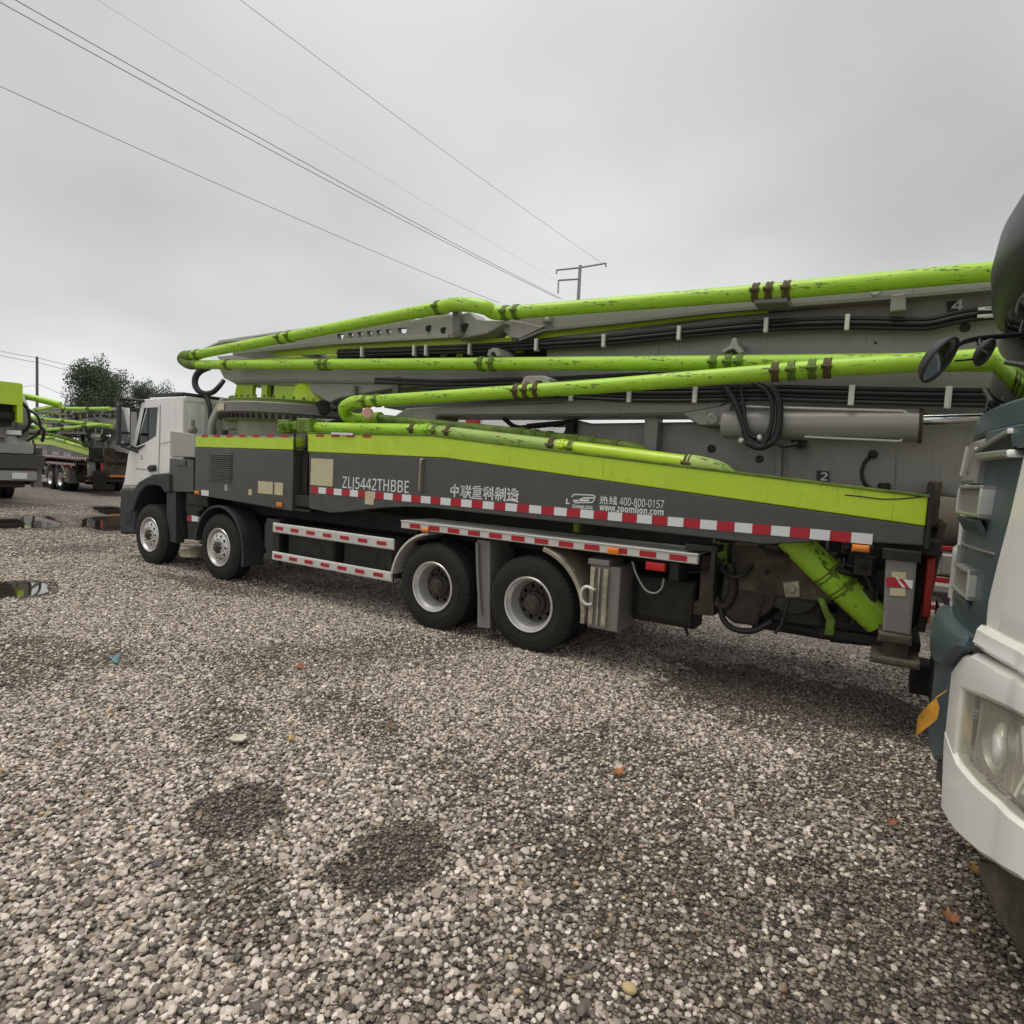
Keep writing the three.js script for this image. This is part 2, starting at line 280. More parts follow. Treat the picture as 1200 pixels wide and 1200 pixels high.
// ---------- the concrete pump truck ----------
// Truck coordinates: x runs from the cab (minus) to the rear, z = 0 is the side that faces the yard, y is up.
function wheelParts(front, parent, x, z, flip) {
  const w = new THREE.Group(); w.name = 'wheel'; w.position.set(x, 0.538, z); w.rotation.y = flip ? Math.PI : 0; parent.add(w);
  const Rr = 0.538, ri = 0.3, W = 0.3, half = (g) => { g.rotateX(Math.PI / 2); return g; };
  // profile along the axle (lathe y becomes z): outer face at 0, inner face at -W
  const tp = [[ri - 0.012, -0.012], [ri + 0.01, -0.004], [ri + 0.06, 0.004], [ri + 0.11, 0.006], [ri + 0.116, 0.001], [ri + 0.15, 0], [ri + 0.19, -0.012], [Rr - 0.012, -0.03], [Rr, -0.05]];
  for (const gx of [0.085, 0.15, 0.215]) tp.push([Rr, -gx + 0.006], [Rr - 0.014, -gx + 0.004], [Rr - 0.014, -gx - 0.004], [Rr, -gx - 0.006]);
  tp.push([Rr, -W + 0.05], [Rr - 0.012, -W + 0.03], [ri + 0.15, -W], [ri, -W + 0.004], [ri - 0.012, -W + 0.02], [ri - 0.012, -0.012]);
  const tyre = [half(lathe(tp.reverse(), 56))];
  for (let k = 0; k < 56; k++) for (const s of [0, 1]) { // shoulder blocks
    const g = new THREE.BoxGeometry(0.03, 0.03, 0.05); g.translate(0, Rr - 0.012, s ? -W + 0.055 : -0.058); g.rotateZ((k + s * 0.5) / 56 * Math.PI * 2); tyre.push(g);
  }
  mesh('tyre', tyre, M.rubber, w);
  const dish = front ? 0.07 : -0.105; // face of the wheel disc: bulging at the front axles, deep set on the double rear wheels
  const rp = [[ri - 0.012, -0.02], [ri + 0.012, 0.004], [ri + 0.006, 0.012], [ri - 0.012, 0.008], [ri - 0.025, -0.03], [ri - 0.04, -0.05], [ri - 0.055, front ? -0.055 : -0.15], [ri - 0.075, front ? -0.05 : -0.19]];
  mesh('rim', half(lathe(rp.reverse(), 48)), M.rim, w);
  const disc = front ? [[0.225, -0.07], [0.2, -0.02], [0.16, 0.01], [0.11, 0.012], [0.085, 0.012]] : [[0.225, -0.19], [0.19, -0.2], [0.165, -0.17], [0.14, -0.15], [0.1, -0.15]];
  const ringPts = (cx, cy, r, n) => { const o = []; for (let k = 0; k < n; k++) o.push(new THREE.Vector2(cx + Math.cos(k / n * 6.28318) * r, cy + Math.sin(k / n * 6.28318) * r)); return o; };
  const s = new THREE.Shape(ringPts(0, 0, 0.235, 44)), holes = 10;
  for (let k = 0; k < holes; k++) { const a = k / holes * 6.2832, h = new THREE.Path(ringPts(Math.cos(a) * 0.185, Math.sin(a) * 0.185, front ? 0.03 : 0.028, 14)); s.holes.push(h); }
  const dz = front ? -0.035 : -0.2;
  const dg = new THREE.ExtrudeGeometry(s, { depth: 0.012, bevelEnabled: true, bevelSize: 0.006, bevelThickness: 0.006, bevelSegments: 2, curveSegments: 20 });
  { const p = dg.attributes.position; for (let i = 0; i < p.count; i++) { const r = Math.hypot(p.getX(i), p.getY(i)), b = front ? Math.max(0, 1 - Math.abs(r - 0.12) / 0.13) * 0.05 : 0; p.setZ(i, p.getZ(i) + dz + b); } dg.computeVertexNormals(); }
  mesh('wheel_disc', dg, front ? M.rim : M.hub, w);
  const hub = front ? [[0, 0.06], [0.055, 0.06], [0.075, 0.05], [0.095, 0.03], [0.1, -0.03], [0.0, -0.04]] : [[0, -0.04], [0.07, -0.042], [0.085, -0.055], [0.1, -0.07], [0.105, -0.11], [0.125, -0.13], [0.13, -0.19], [0, -0.19]];
  mesh('hub', half(lathe(hub.reverse(), 28)), M.hub, w);
  const nuts = []; for (let k = 0; k < 10; k++) { const a = (k + 0.5) / 10 * 6.2832, r = front ? 0.125 : 0.15, z0 = front ? 0.012 : -0.185; const g = new THREE.CylinderGeometry(0.012, 0.014, 0.03, 6); g.rotateX(Math.PI / 2); g.translate(Math.cos(a) * r, Math.sin(a) * r, z0 + 0.02); nuts.push(g); }
  if (!front) for (let k = 0; k < 8; k++) { const a = k / 8 * 6.2832; const g = new THREE.CylinderGeometry(0.008, 0.008, 0.012, 6); g.rotateX(Math.PI / 2); g.translate(Math.cos(a) * 0.082, Math.sin(a) * 0.082, -0.05); nuts.push(g); }
  mesh('wheel_nuts', nuts, front ? M.rim : M.hub, w).userData.kind = 'stuff';
  return w;
}
function arch(cx, cy, r0, r1, a0, a1, z0, z1, n = 14) { // curved mudguard sheet
  const o = [], i = []; for (let k = 0; k <= n; k++) { const a = (a0 + (a1 - a0) * k / n) * Math.PI / 180; o.push([cx + Math.cos(a) * r1, cy + Math.sin(a) * r1]); i.unshift([cx + Math.cos(a) * r0, cy + Math.sin(a) * r0]); }
  return plate([...o, ...i], z0, z1, 0.006);
}
function clampRing(parent, a, b, at, r, mat = M.oliveDirty, lug = true) { // a two-bolt coupling round a pipe at distance at (metres from a)
  const A = V(a), d = V(b).sub(A).normalize(), c = A.clone().addScaledVector(d, at), g = new THREE.Group();
  const ring = lathe([[r * 0.98, -0.034], [r * 1.12, -0.03], [r * 1.17, -0.026], [r * 1.17, -0.012], [r * 1.1, -0.006], [r * 1.1, 0.006], [r * 1.17, 0.012], [r * 1.17, 0.026], [r * 1.12, 0.03], [r * 0.98, 0.034]].reverse(), 22), parts = [ring];
  if (lug) for (const s of [-1, 1]) { const k = new THREE.BoxGeometry(0.05, 0.02, 0.05); k.translate(0, 0, 0); k.rotateX(0.3 * s); k.rotateZ(Math.PI / 2); k.translate(0, s * 0.018, r * 1.28); parts.push(clean(k)); const t = new THREE.CylinderGeometry(0.01, 0.01, 0.09, 8); t.rotateZ(Math.PI / 2); t.translate(0, s * 0.02, -r * 1.25); t.rotateZ(0.5); parts.push(clean(t)); }
  const q = new THREE.Quaternion().setFromUnitVectors(new THREE.Vector3(0, 1, 0), d);
  const m = mesh('pipe_clamp', parts, mat, parent); m.position.copy(c); m.quaternion.copy(q); return m;
}
const lerp3 = (a, b, t) => a.map((v, i) => v + (b[i] - v) * t);
// a pipe run with couplings at the given fractions of its straight stretch a..b
function clampsOn(parent, a, b, ts, r, mat) { const l = V(a).distanceTo(V(b)); for (const t of ts) clampRing(parent, a, b, l * t, r, mat); }

function buildPump() {
  const T = thing('pump_truck', 'nearest lime green and dark grey pump truck with white cab and lettered side panel', 'concrete pump truck');
  // --- chassis
  const rails = []; for (const z of [-0.78, -1.72]) rails.push(box(-7.0, 4.6, 0.78, 1.06, z, z - 0.09, 0.01)); for (const x of [-6.2, -3.4, -1.6, 0.68, 2.6, 4.2]) rails.push(box(x, x + 0.12, 0.82, 1.02, -0.87, -1.72));
  mesh('chassis', rails, M.frame, T);
  const axles = []; for (const x of [-6.53, -4.43, 0, 1.37]) { axles.push(cyl([x, 0.52, -0.2], [x, 0.52, -2.3], 0.07)); axles.push(box(x - 0.5, x + 0.5, 0.66, 0.76, -0.8, -0.92)); axles.push(box(x - 0.5, x + 0.5, 0.66, 0.76, -1.6, -1.72)); if (x >= 0) axles.push(cyl([x, 0.54, -1.05], [x, 0.54, -1.45], 0.24)); }
  mesh('axle', axles, M.frame, T);
  for (const x of [-6.53, -4.43]) { wheelParts(true, T, x, 0.0, false); wheelParts(true, T, x, -2.5, true); }
  for (const x of [0, 1.37]) { wheelParts(false, T, x, 0.0, false); wheelParts(false, T, x, -0.34, false); wheelParts(false, T, x, -2.5, true); wheelParts(false, T, x, -2.16, true); }
  // --- deck and inner body between the side panels
  mesh('deck', [box(-5.1, 4.7, 1.08, 1.3, -0.5, -2.0, 0.01), box(-2.3, 4.6, 1.3, 1.7, -0.75, -1.75, 0.01), box(-5.05, -2.75, 1.3, 2.22, -0.3, -2.2, 0.01)], M.frame, T);
  mesh('fuel_tank', [box(-2.9, -1.9, 0.45, 1.02, -0.12, -0.72, 0.05), box(-1.8, -0.75, 0.5, 1.02, -0.2, -0.72, 0.05)], M.frame, T);
  mesh('air_tank', [cyl([-3.55, 0.86, -0.35], [-3.2, 0.86, -0.35], 0.14), cyl([-3.42, 0.62, -0.2], [-3.42, 1.02, -0.2], 0.075)], M.plastic, T);
  mesh('silencer', [box(-3.3, -3.1, 0.48, 1.1, -0.04, -0.6, 0.02)], M.plastic, T);
  // --- front side compartment (panel A), with louvres, lamp and stickers
  const pA = mesh('side_compartment', [plate([[-5.14, 1.345], [-2.66, 1.262], [-2.66, 2.145], [-5.14, 2.13]], 0, -0.3, 0.012)], M.panel, T);
  mesh('green_band', [plate([[-5.14, 2.133], [-2.66, 2.148], [-2.66, 2.335], [-5.14, 2.31]], 0.002, -0.3, 0.008)], M.lime, pA);
  const lv = []; for (let k = 0; k < 13; k++) { const y = 1.62 + k * 0.034, g = new THREE.BoxGeometry(0.56, 0.022, 0.02); g.rotateX(-0.7); g.translate(-4.42, y, 0.006); lv.push(g); } lv.push(box(-4.73, -4.11, 1.585, 1.6, -0.003, 0.008, 0.002), box(-4.73, -4.11, 2.05, 2.065, -0.003, 0.008, 0.002), box(-4.73, -4.715, 1.6, 2.05, -0.003, 0.008, 0.002), box(-4.125, -4.11, 1.6, 2.05, -0.003, 0.008, 0.002));
  mesh('louvre', lv, M.panel, pA);
  for (let k = 0; k < 7; k++) mesh('reflector', strip(-4.95 + k * 0.335, -4.78 + k * 0.335, 2.3 + k * 0.004, 2.34 + k * 0.004, 0.004), M.tapeRed, pA);
  mesh('reflector', strip(-5.1, -2.7, 2.318, 2.337, 0.0025).rotateZ(0), M.greyBox, pA);
  for (const [x0, x1, y0, y1] of [[-3.45, -3.1, 1.475, 1.66], [-3.06, -2.87, 1.475, 1.66]]) mesh('sticker', strip(x0, x1, y0, y1, 0.003), M.sticker, pA);
  mesh('sticker', strip(-3.68, -3.6, 1.43, 1.52, 0.003), M.sticker, pA); mesh('sticker', strip(-4.3, -4.22, 1.46, 1.56, 0.003), M.greyBox, pA);
  mesh('side_lamp', [box(-5.1, -4.97, 1.36, 1.41, 0, 0.035, 0.012)], M.orange, pA); mesh('number_plate', [strip(-4.93, -4.72, 1.345, 1.435, 0.008)], M.tapeWhite, pA); mesh('side_lamp', [box(-2.98, -2.86, 1.305, 1.37, 0, 0.03, 0.01)], M.orange, pA);
  // gap post and step between the two panels
  mesh('gap_step', [box(-2.62, -2.5, 1.5, 2.22, -0.12, -0.2), box(-2.62, -2.3, 1.34, 1.5, -0.02, -0.22, 0.01), box(-2.6, -2.28, 1.27, 1.3, 0, -0.25, 0.006), box(-2.66, -2.3, 1.5, 2.3, -0.22, -0.3)], M.frame, T);
  mesh('latch', [box(-2.62, -2.36, 2.16, 2.19, -0.02, 0.02, 0.004), box(-2.4, -2.36, 2.16, 2.36, -0.02, 0.02, 0.004), cyl([-2.63, 2.12, 0.01], [-2.63, 2.4, 0.01], 0.015)], M.frame, T);
  // --- long side panel (panel B)
  const bot = [[-2.294,1.327], [-1.844,1.302], [-1.552,1.337], [-1.232,1.391], [-0.851,1.448], [-0.487,1.486], [-0.14,1.507], [0.192,1.506], [0.632,1.5]]; 
  const pB = mesh('side_panel', [plate([...bot, ...[[2.861,1.483], [3.741,1.466], [3.922,1.493], [4.309,1.56], [4.934,1.581]], [4.93, 1.735], [0.12, 2.118], [-2.33, 2.125]], 0, -0.22, 0.012)], M.panel, T);
  mesh('green_band', [plate([[-2.35, 2.128], [0.12, 2.121], [4.93, 1.738], [4.93, 1.965], [0.1, 2.36], [-0.1, 2.38], [-2.37, 2.388]], 0.003, -0.24, 0.01)], M.lime, pB);
  mesh('panel_rim', [plate([[-2.37, 2.386], [-0.1, 2.379], [0.1, 2.359], [4.95, 1.963], [4.95, 1.985], [0.1, 2.381], [-0.1, 2.4], [-2.37, 2.407]], 0.012, -0.26, 0.004)], M.oliveDirty, pB);
  mesh('end_plate', [box(4.935, 4.965, 1.56, 2.08, 0.02, -0.5, 0.006)], M.frame, T);
  for (let k = 0; k < 5; k++) { if (k < 4) mesh('reflector', strip(-2.18 + k * 0.3, -2.02 + k * 0.3, 2.345, 2.375, 0.006), M.tapeRed, pB); }
  // red and white reflective tape along the whole panel
  { const x0 = -2.255, n = 44, dx = (4.585 - x0) / n; for (let k = 0; k < n; k++) { const a = x0 + k * dx; mesh(k % 2 ? 'white_reflector' : 'red_reflector', strip(a, a + dx - 0.003, 1.555, 1.642, 0.0035), k % 2 ? M.tapeWhite : M.tapeRed, pB); } }
  mesh('sticker', strip(-2.27, -1.82, 1.665, 2.04, 0.003), M.sticker, pB); mesh('sticker', strip(-1.19, -1.03, 1.47, 1.64, 0.006), M.sticker, pB);
  mesh('grab_handle', [tube([[-0.23, 2.09, 0], [-0.23, 2.09, 0.04], [-0.235, 1.7, 0.04], [-0.235, 1.7, 0]], 0.014, 8, 0.02)], M.aluDirty, pB);
  mesh('side_lamp', [box(4.44, 4.57, 1.485, 1.545, -0.03, 0.03, 0.025)], M.orange, T);
  // lettering
  mesh('model_number', text('ZLJ5442THBBE', 0.152, -1.635, 1.662, 0.001, fontThin, 0.88), M.letter, pB);
  const C = {
    zhong: [[[15, 28], [85, 28], [85, 62], [15, 62], [15, 28]], [[50, 5], [50, 97]]],
    lian: [[[5, 12], [45, 12]], [[14, 12], [14, 78]], [[37, 12], [37, 97]], [[14, 33], [37, 33]], [[14, 54], [37, 54]], [[3, 80], [45, 74]], [[60, 6], [66, 20]], [[90, 6], [82, 20]], [[55, 30], [95, 30]], [[50, 55], [98, 55]], [[75, 30], [75, 55], [52, 95]], [[75, 55], [98, 95]]],
    zhongNew: [[[78, 2], [22, 9]], [[4, 22], [96, 22]], [[18, 36], [82, 36], [82, 66], [18, 66], [18, 36]], [[18, 51], [82, 51]], [[50, 6], [50, 96]], [[12, 81], [88, 81]], [[2, 97], [98, 97]]],
    ke: [[[42, 6], [12, 14]], [[4, 32], [48, 32]], [[27, 12], [27, 97]], [[27, 34], [5, 72]], [[27, 38], [46, 60]], [[60, 14], [72, 26]], [[58, 40], [70, 52]], [[52, 72], [98, 60]], [[85, 5], [85, 97]]],
    zhi: [[[14, 20], [56, 20]], [[20, 6], [10, 24]], [[4, 40], [60, 40]], [[33, 5], [33, 97]], [[12, 86], [12, 58], [54, 58], [54, 86]], [[72, 12], [72, 70]], [[92, 5], [92, 95], [82, 90]]],
    zao: [[[10, 8], [20, 20]], [[4, 40], [22, 40], [22, 78], [4, 94]], [[6, 90], [30, 87], [98, 95]], [[50, 6], [40, 28]], [[45, 22], [92, 22]], [[34, 42], [98, 42]], [[68, 5], [68, 42]], [[45, 54], [90, 54], [90, 80], [45, 80], [45, 54]]],
    re: [[[6, 22], [42, 22]], [[24, 5], [24, 68], [16, 62]], [[4, 50], [44, 38]], [[50, 24], [86, 24], [86, 60], [97, 66], [97, 56]], [[66, 5], [64, 40], [46, 70]], [[52, 40], [66, 52]], [[12, 80], [4, 97]], [[34, 82], [38, 95]], [[60, 82], [66, 95]], [[84, 80], [94, 96]]],
    xian: [[[24, 5], [8, 30], [30, 30], [8, 60], [40, 54]], [[4, 90], [42, 78]], [[48, 34], [92, 26]], [[46, 58], [96, 50]], [[64, 5], [70, 60], [82, 90], [97, 94], [98, 80]], [[92, 66], [56, 94]], [[80, 8], [90, 18]]],
  };
  const glyph = (k, x, y, s, w) => C[k].flatMap((p) => stroke(p, w, x, y, s, 0.002));
  mesh('maker_name', ['zhong', 'lian', 'zhongNew', 'ke', 'zhi', 'zao'].flatMap((k, i) => glyph(k, 0.205 + i * 0.163, 1.66, 0.152, i === 2 ? 0.0125 : 0.0165)), M.letter, pB);
  mesh('hotline_lettering', [...glyph('re', 2.155, 1.715, 0.085, 0.009), ...glyph('xian', 2.155 + 0.1, 1.715, 0.085, 0.009), text('400-800-0157', 0.078, 2.155 + 0.215, 1.718, 0.001, fontThin, 0.69), text('www.zoomlion.com', 0.068, 2.155, 1.648, 0.001, font, 0.76)], M.letter, pB);
  { // emblem: a rounded bar sign with a pointed bow, and small letters under it
    const x = 1.762, y = 1.645, b = (p, w) => stroke(p, w, x, y, 0.16, 0.002);
    mesh('emblem', [...b([[45, 25], [58, 8], [190, 4], [210, 12], [205, 34], [190, 52], [68, 62]], 0.011), ...b([[10, 42], [6, 70], [26, 70]], 0.014), ...b([[95, 44], [130, 26], [198, 22]], 0.015), ...b([[60, 50], [105, 44], [165, 40]], 0.02), text('ZOOMLION', 0.035, x + 0.08, y + 0.005, 0.001, font, 0.9)], M.letter, pB);
  }
  // the same side bodies on the far flank
  mesh('far_side_panel', [plate([[-5.14, 1.3], [4.93, 1.5], [4.93, 1.96], [0.1, 2.36], [-5.14, 2.3]], -2.5, -2.3, 0.012)], M.panel, T);
  return T;
}

function buildCab(T) {
  const zs = -0.1, zf = -2.4;
  // side shell: outline of the cab side with a window opening; the arch over the front wheel cuts into it
  const side = [[-7.027,2.963], [-5.739,2.996], [-5.666,1.715], [-6.079,1.652], [-6.668,1.594], [-7.199,1.379], [-7.681,1.352], [-7.518,1.955], [-7.395,2.086]];
  const win = [[-6.971,2.823], [-6.467,2.835], [-6.525,2.288], [-6.84,2.175], [-7.257,2.081]];
  const sh = (z0, z1) => plate(side, z0, z1, 0.02, [win]);
  const cab = mesh('cab', [sh(zs, zs - 0.05), sh(zf + 0.05, zf), box(-6.85, -5.7, 2.93, 3.0, zs - 0.03, zf + 0.03, 0.03), box(-5.74, -5.69, 1.5, 2.97, zs + 0.003, zf - 0.003, 0.012), box(-7.3, -5.74, 1.45, 1.52, zs - 0.05, zf + 0.05, 0.01), plate([[-7.46, 1.4], [-7.36, 1.75], [-7.3, 1.98], [-7.34, 1.98], [-7.42, 1.75], [-7.52, 1.4]], zs - 0.04, zf + 0.04, 0.01)], M.white, T);
  // corrugated rear wall and roof edge
  const ribs = []; for (let k = 0; k < 9; k++) ribs.push(box(-5.695, -5.678, 1.9, 2.86, zs - 0.12 - k * 0.23, zs - 0.25 - k * 0.23, 0.008)); ribs.push(box(-5.75, -5.675, 2.92, 2.99, zs - 0.03, zf + 0.03, 0.015));
  mesh('rear_wall', ribs, M.white, cab);
  mesh('sun_visor', [plate([[-6.98, 2.98], [-5.82, 3.03], [-5.8, 3.07], [-6.9, 3.06]], zs - 0.05, zf + 0.05, 0.01)], M.plastic, cab);
  mesh('window', [plate(win.map((p, i) => [p[0], p[1]]), zs - 0.02, zs - 0.026, 0)], M.glass, cab);
  mesh('window', [plate(win, zf + 0.026, zf + 0.02, 0)], M.glass, cab);
  mesh('window_seal', [plate([...win].map((p) => [p[0], p[1]]), zs - 0.012, zs - 0.03, 0.003, [win.map((p) => [p[0] + (-6.65 - p[0]) * 0.06, p[1] + (2.5 - p[1]) * 0.06])])], M.black, cab);
  const ws = []; { const s = new THREE.Shape([[zs - 0.08, 0], [zf + 0.08, 0], [zf + 0.12, 1], [zs - 0.12, 1]].map((p) => new THREE.Vector2(p[0], p[1]))); const g = new THREE.ShapeGeometry(s), p = g.attributes.position; for (let i = 0; i < p.count; i++) { const z = p.getX(i), v = p.getY(i); p.setXYZ(i, -7.31 + v * 0.46, 1.98 + v * 0.95, z); } g.computeVertexNormals(); ws.push(g); }
  mesh('windscreen', ws, M.glass, cab);
  for (const z of [zs - 0.05, zf + 0.05]) mesh('pillar', [tube([[-7.32, 1.97, z], [-6.84, 2.94, z]], 0.035, 8)], M.white, cab);
  mesh('door_seam', [tube([[-6.412,2.86,-0.093], [-6.412,2.243,-0.093], [-6.441,1.62,-0.093]], 0.006, 6), tube([[-6.411,2.168,-0.093], [-5.707,2.269,-0.093]], 0.005, 6)], M.greyBox, cab);
  const h = mesh('door_handle', [plate([[-6.782,1.728], [-6.682,1.778], [-6.51,1.785], [-6.507,1.678], [-6.708,1.654]], -0.09, -0.06, 0.012)], M.plastic, cab);
  mesh('handle_grip', [plate([[-6.651,1.74], [-6.48,1.77], [-6.479,1.724], [-6.651,1.694]], -0.055, -0.035, 0.008)], M.black, h);
  mesh('mirror_corner', [plate([[-7.391,2.117], [-7.191,2.082], [-6.894,2.143], [-7.1,2.045], [-7.282,2.032], [-7.405,2.069]], -0.08, -0.12, 0.006)], M.plastic, cab);
  mesh('door_lettering', stroke([[10, 20], [60, 20], [60, 70], [10, 70]], 0.02, -7.08, 1.84, 0.12, -0.097), M.greyBox, cab); mesh('door_lettering', stroke([[0, 50], [260, 50]], 0.02, -7.2, 1.62, 0.14, -0.097), M.greyBox, cab);
  for (const z of [-0.4, -1.55]) mesh('seat', [box(-6.6, -6.1, 1.55, 1.95, z, z - 0.55, 0.06), box(-6.15, -5.98, 1.9, 2.6, z - 0.02, z - 0.53, 0.06)], M.plastic, cab);
  mesh('dashboard', [box(-7.25, -6.9, 1.55, 1.98, -0.2, -2.3, 0.04), tube([[-6.75, 2.0, -0.48], [-6.8, 2.18, -0.68], [-6.75, 2.0, -0.88], [-6.7, 1.86, -0.68], [-6.75, 2.0, -0.48]], 0.018, 8, 0.15)], M.plastic, cab);
  // mirrors on an arm
  const mir = mesh('mirror', [box(-7.47, -7.33, 2.1, 2.86, 0.15, -0.07, 0.04), tube([[-6.95, 2.93, -0.1], [-7.35, 2.96, 0.1]], 0.025, 8), tube([[-7.15, 2.0, -0.1], [-7.35, 2.1, 0.1]], 0.025, 8)], M.plastic, T);
  mesh('mirror_glass', [box(-7.332, -7.322, 2.36, 2.8, -0.03, 0.11, 0), box(-7.332, -7.322, 2.15, 2.31, -0.03, 0.11, 0)], M.chrome, mir);
  mesh('mirror', [plate([[-7.5, 2.1], [-7.25, 2.1], [-7.25, 2.85], [-7.5, 2.85]], -2.72, -2.52, 0.03), tube([[-6.95, 2.93, -2.4], [-7.35, 2.8, -2.6]], 0.025, 8)], M.plastic, T);
  // bumper, headlamp, front mudguards
  const bump = mesh('bumper', [plate([[-7.654,1.305], [-7.249,1.329], [-7.152,1.05], [-7.126,0.481], [-7.673,0.427], [-7.727,0.846]], -0.04, -2.46, 0.05)], M.plastic, T);
  mesh('bumper_step', [plate([[-7.458,0.9], [-7.241,0.933], [-7.237,0.695], [-7.454,0.644]], -0.03, -0.2, 0.01)], M.black, bump);
  mesh('headlamp', [plate([[-7.299,1.31], [-7.117,1.352], [-7.1,1.259], [-7.267,1.201]], -0.03, -0.3, 0.02)], M.clear, bump);
  mesh('lower_grille', [box(-7.56, -7.5, 1.0, 1.4, -0.3, -2.2, 0.02)], M.black, bump);
  mesh('front_mudguard', [plate([[-7.116,1.336], [-6.968,1.454], [-6.705,1.553], [-6.363,1.607], [-5.95,1.642], [-5.929,1.331], [-6.106,1.32], [-6.219,1.411], [-6.444,1.436], [-6.731,1.39], [-6.935,1.269], [-7.081,1.056], [-7.169,0.891], [-7.234,1.076]], -0.02, -0.55, 0.02), plate([[-6.106,1.32], [-5.809,1.339], [-5.787,0.451], [-6.086,0.464]], -0.06, -0.5, 0.01)], M.plastic, T);
  mesh('mudguard', [arch(-4.43, 0.56, 0.62, 0.655, 0, 178, 0.02, -0.36, 20), plate([[-3.84, 0.3], [-3.78, 0.3], [-3.78, 0.7], [-3.81, 0.7]], 0.0, -0.36, 0.005)], M.plastic, T);
  mesh('mudguard', [arch(-6.53, 0.6, 0.66, 0.7, 20, 170, -2.15, -2.5, 20), arch(-4.43, 0.56, 0.62, 0.655, 0, 178, -2.16, -2.52, 20)], M.plastic, T);
  // boxes behind the cab
  mesh('tool_box', [plate([[-6.02,2.397], [-5.264,2.346], [-5.254,1.961], [-6.009,1.952]], -0.06, -0.7, 0.012)], M.greyBox, T);
  mesh('battery_box', [plate([[-6.022,1.922], [-5.29,1.917], [-5.275,1.372], [-6.035,1.34]], -0.06, -0.75, 0.012), box(-5.75, -5.5, 1.8, 1.9, -0.04, -0.3, 0.01)], M.panel, T);
  mesh('radiator_pack', [box(-5.4, -5.0, 1.1, 2.35, -0.8, -1.8, 0.02)], M.frame, T);
  // exhaust and intake stack behind the cab
  mesh('intake_stack', [box(-5.5, -5.3, 2.0, 2.75, -0.55, -0.8, 0.03), tube([[-5.35, 1.5, -0.35], [-5.35, 2.6, -0.4], [-5.3, 3.0, -0.6]], 0.06, 10)], M.boom, T);
  mesh('work_lamp', [cyl([-5.52, 2.42, -0.14], [-5.4, 2.42, -0.14], 0.06), box(-5.54, -5.38, 2.3, 2.36, -0.1, -0.18, 0.01), cyl([-5.46, 2.48, -0.14], [-5.46, 2.6, -0.14], 0.03)], M.boomDark, T);
  // front outrigger leg
  const leg = mesh('outrigger_leg', [plate([[-5.566,1.383], [-5.083,1.341], [-5.075,1.083], [-5.199,1.045], [-5.21,0.551], [-5.491,0.521], [-5.53,1.019], [-5.583,1.044]], -0.1, -0.36, 0.02), box(-5.5, -4.9, 1.15, 1.35, -0.08, -0.6, 0.02)], M.frame, T);
  mesh('red_band', [plate([[-5.511,0.947], [-5.382,0.972], [-5.38,0.87], [-5.509,0.874]], -0.09, -0.37, 0.004)], M.tapeRed, leg); mesh('white_band', [plate([[-5.37,0.973], [-5.179,0.96], [-5.177,0.881], [-5.367,0.872]], -0.09, -0.37, 0.004)], M.tapeWhite, leg);
  mesh('foot_plate', [plate([[-5.5,0.553], [-5.043,0.571], [-5.041,0.514], [-5.498,0.479]], -0.04, -0.42, 0.012), cyl([-5.556,0.401,-0.23], [-5.551,0.236,-0.23], 0.2, 20)], M.aluDirty, leg);
  // aluminium side guards with red tape
  const gz = -0.03; const sg = mesh('side_guard', [box(-3.08, -0.66, 0.915, 1.06, 0.01, gz, 0.02), box(-3.08, -0.67, 0.5, 0.63, 0.01, gz, 0.02)], M.alu, T);
  mesh('guard_post', [box(-3.14, -2.98, 0.42, 1.1, gz - 0.005, -0.1, 0.01)], M.frame, sg); mesh('guard_post', [box(-0.78, -0.72, 0.5, 1.05, gz - 0.005, -0.1, 0.01)], M.frame, sg);
  for (const [y, n, x0, x1] of [[0.985, 7, -2.92, -0.86], [0.566, 7, -2.93, -0.9]]) for (let k = 0; k < n; k++) { const x = x0 + (x1 - x0) * k / (n - 1); mesh('red_reflector', strip(x - 0.085, x + 0.085, y - 0.024, y + 0.026, 0.0125), M.tapeRed, sg); }
  // tread shelf above the rear wheels
  const sf = mesh('tread_shelf', [box(-0.53, 3.19, 1.215, 1.3, 0.02, -0.06, 0.012), box(-0.53, 3.19, 1.3, 1.315, 0.03, -0.6, 0.004)], M.alu, T);
  for (let k = 0; k < 12; k++) { const x = -0.3 + k * 0.3; if (k !== 2 && k !== 9 || true) mesh('red_reflector', strip(x - 0.08, x + 0.09, 1.232, 1.288, 0.0225), M.tapeRed, sf); }
  mesh('side_lamp', [box(-0.17, -0.06, 1.205, 1.25, 0.02, 0.06, 0.015)], M.orange, sf); mesh('side_lamp', [box(2.29, 2.42, 1.215, 1.285, 0.02, 0.07, 0.02)], M.orange, sf);
  mesh('shelf_bracket', [box(3.05, 3.35, 1.34, 1.4, -0.02, -0.3, 0.01), box(3.3, 3.34, 1.0, 1.4, -0.02, -0.1, 0.006), box(-0.4, -0.36, 1.0, 1.2, -0.1, -0.6, 0.01), box(2.9, 3.0, 1.02, 1.2, -0.06, -0.4, 0.01)], M.frame, T);
  mesh('lamp_bar', [box(2.68, 2.88, 1.1, 1.185, -0.05, 0.01, 0.02)], M.redLamp, T);
  mesh('cable', [tube([[2.506,1.15,-0.1], [2.561,1.008,-0.1], [2.67,0.867,-0.1], [2.768,0.856,-0.1], [2.833,0.917,-0.1], [2.843,1.021,-0.1]], 0.01, 6, 0.1)], M.greyBox, T);
  // rear mudguards
  mesh('rear_mudguard', [arch(0, 0.52, 0.655, 0.685, 98, 172, 0.02, -0.62, 14)], M.alu, T);
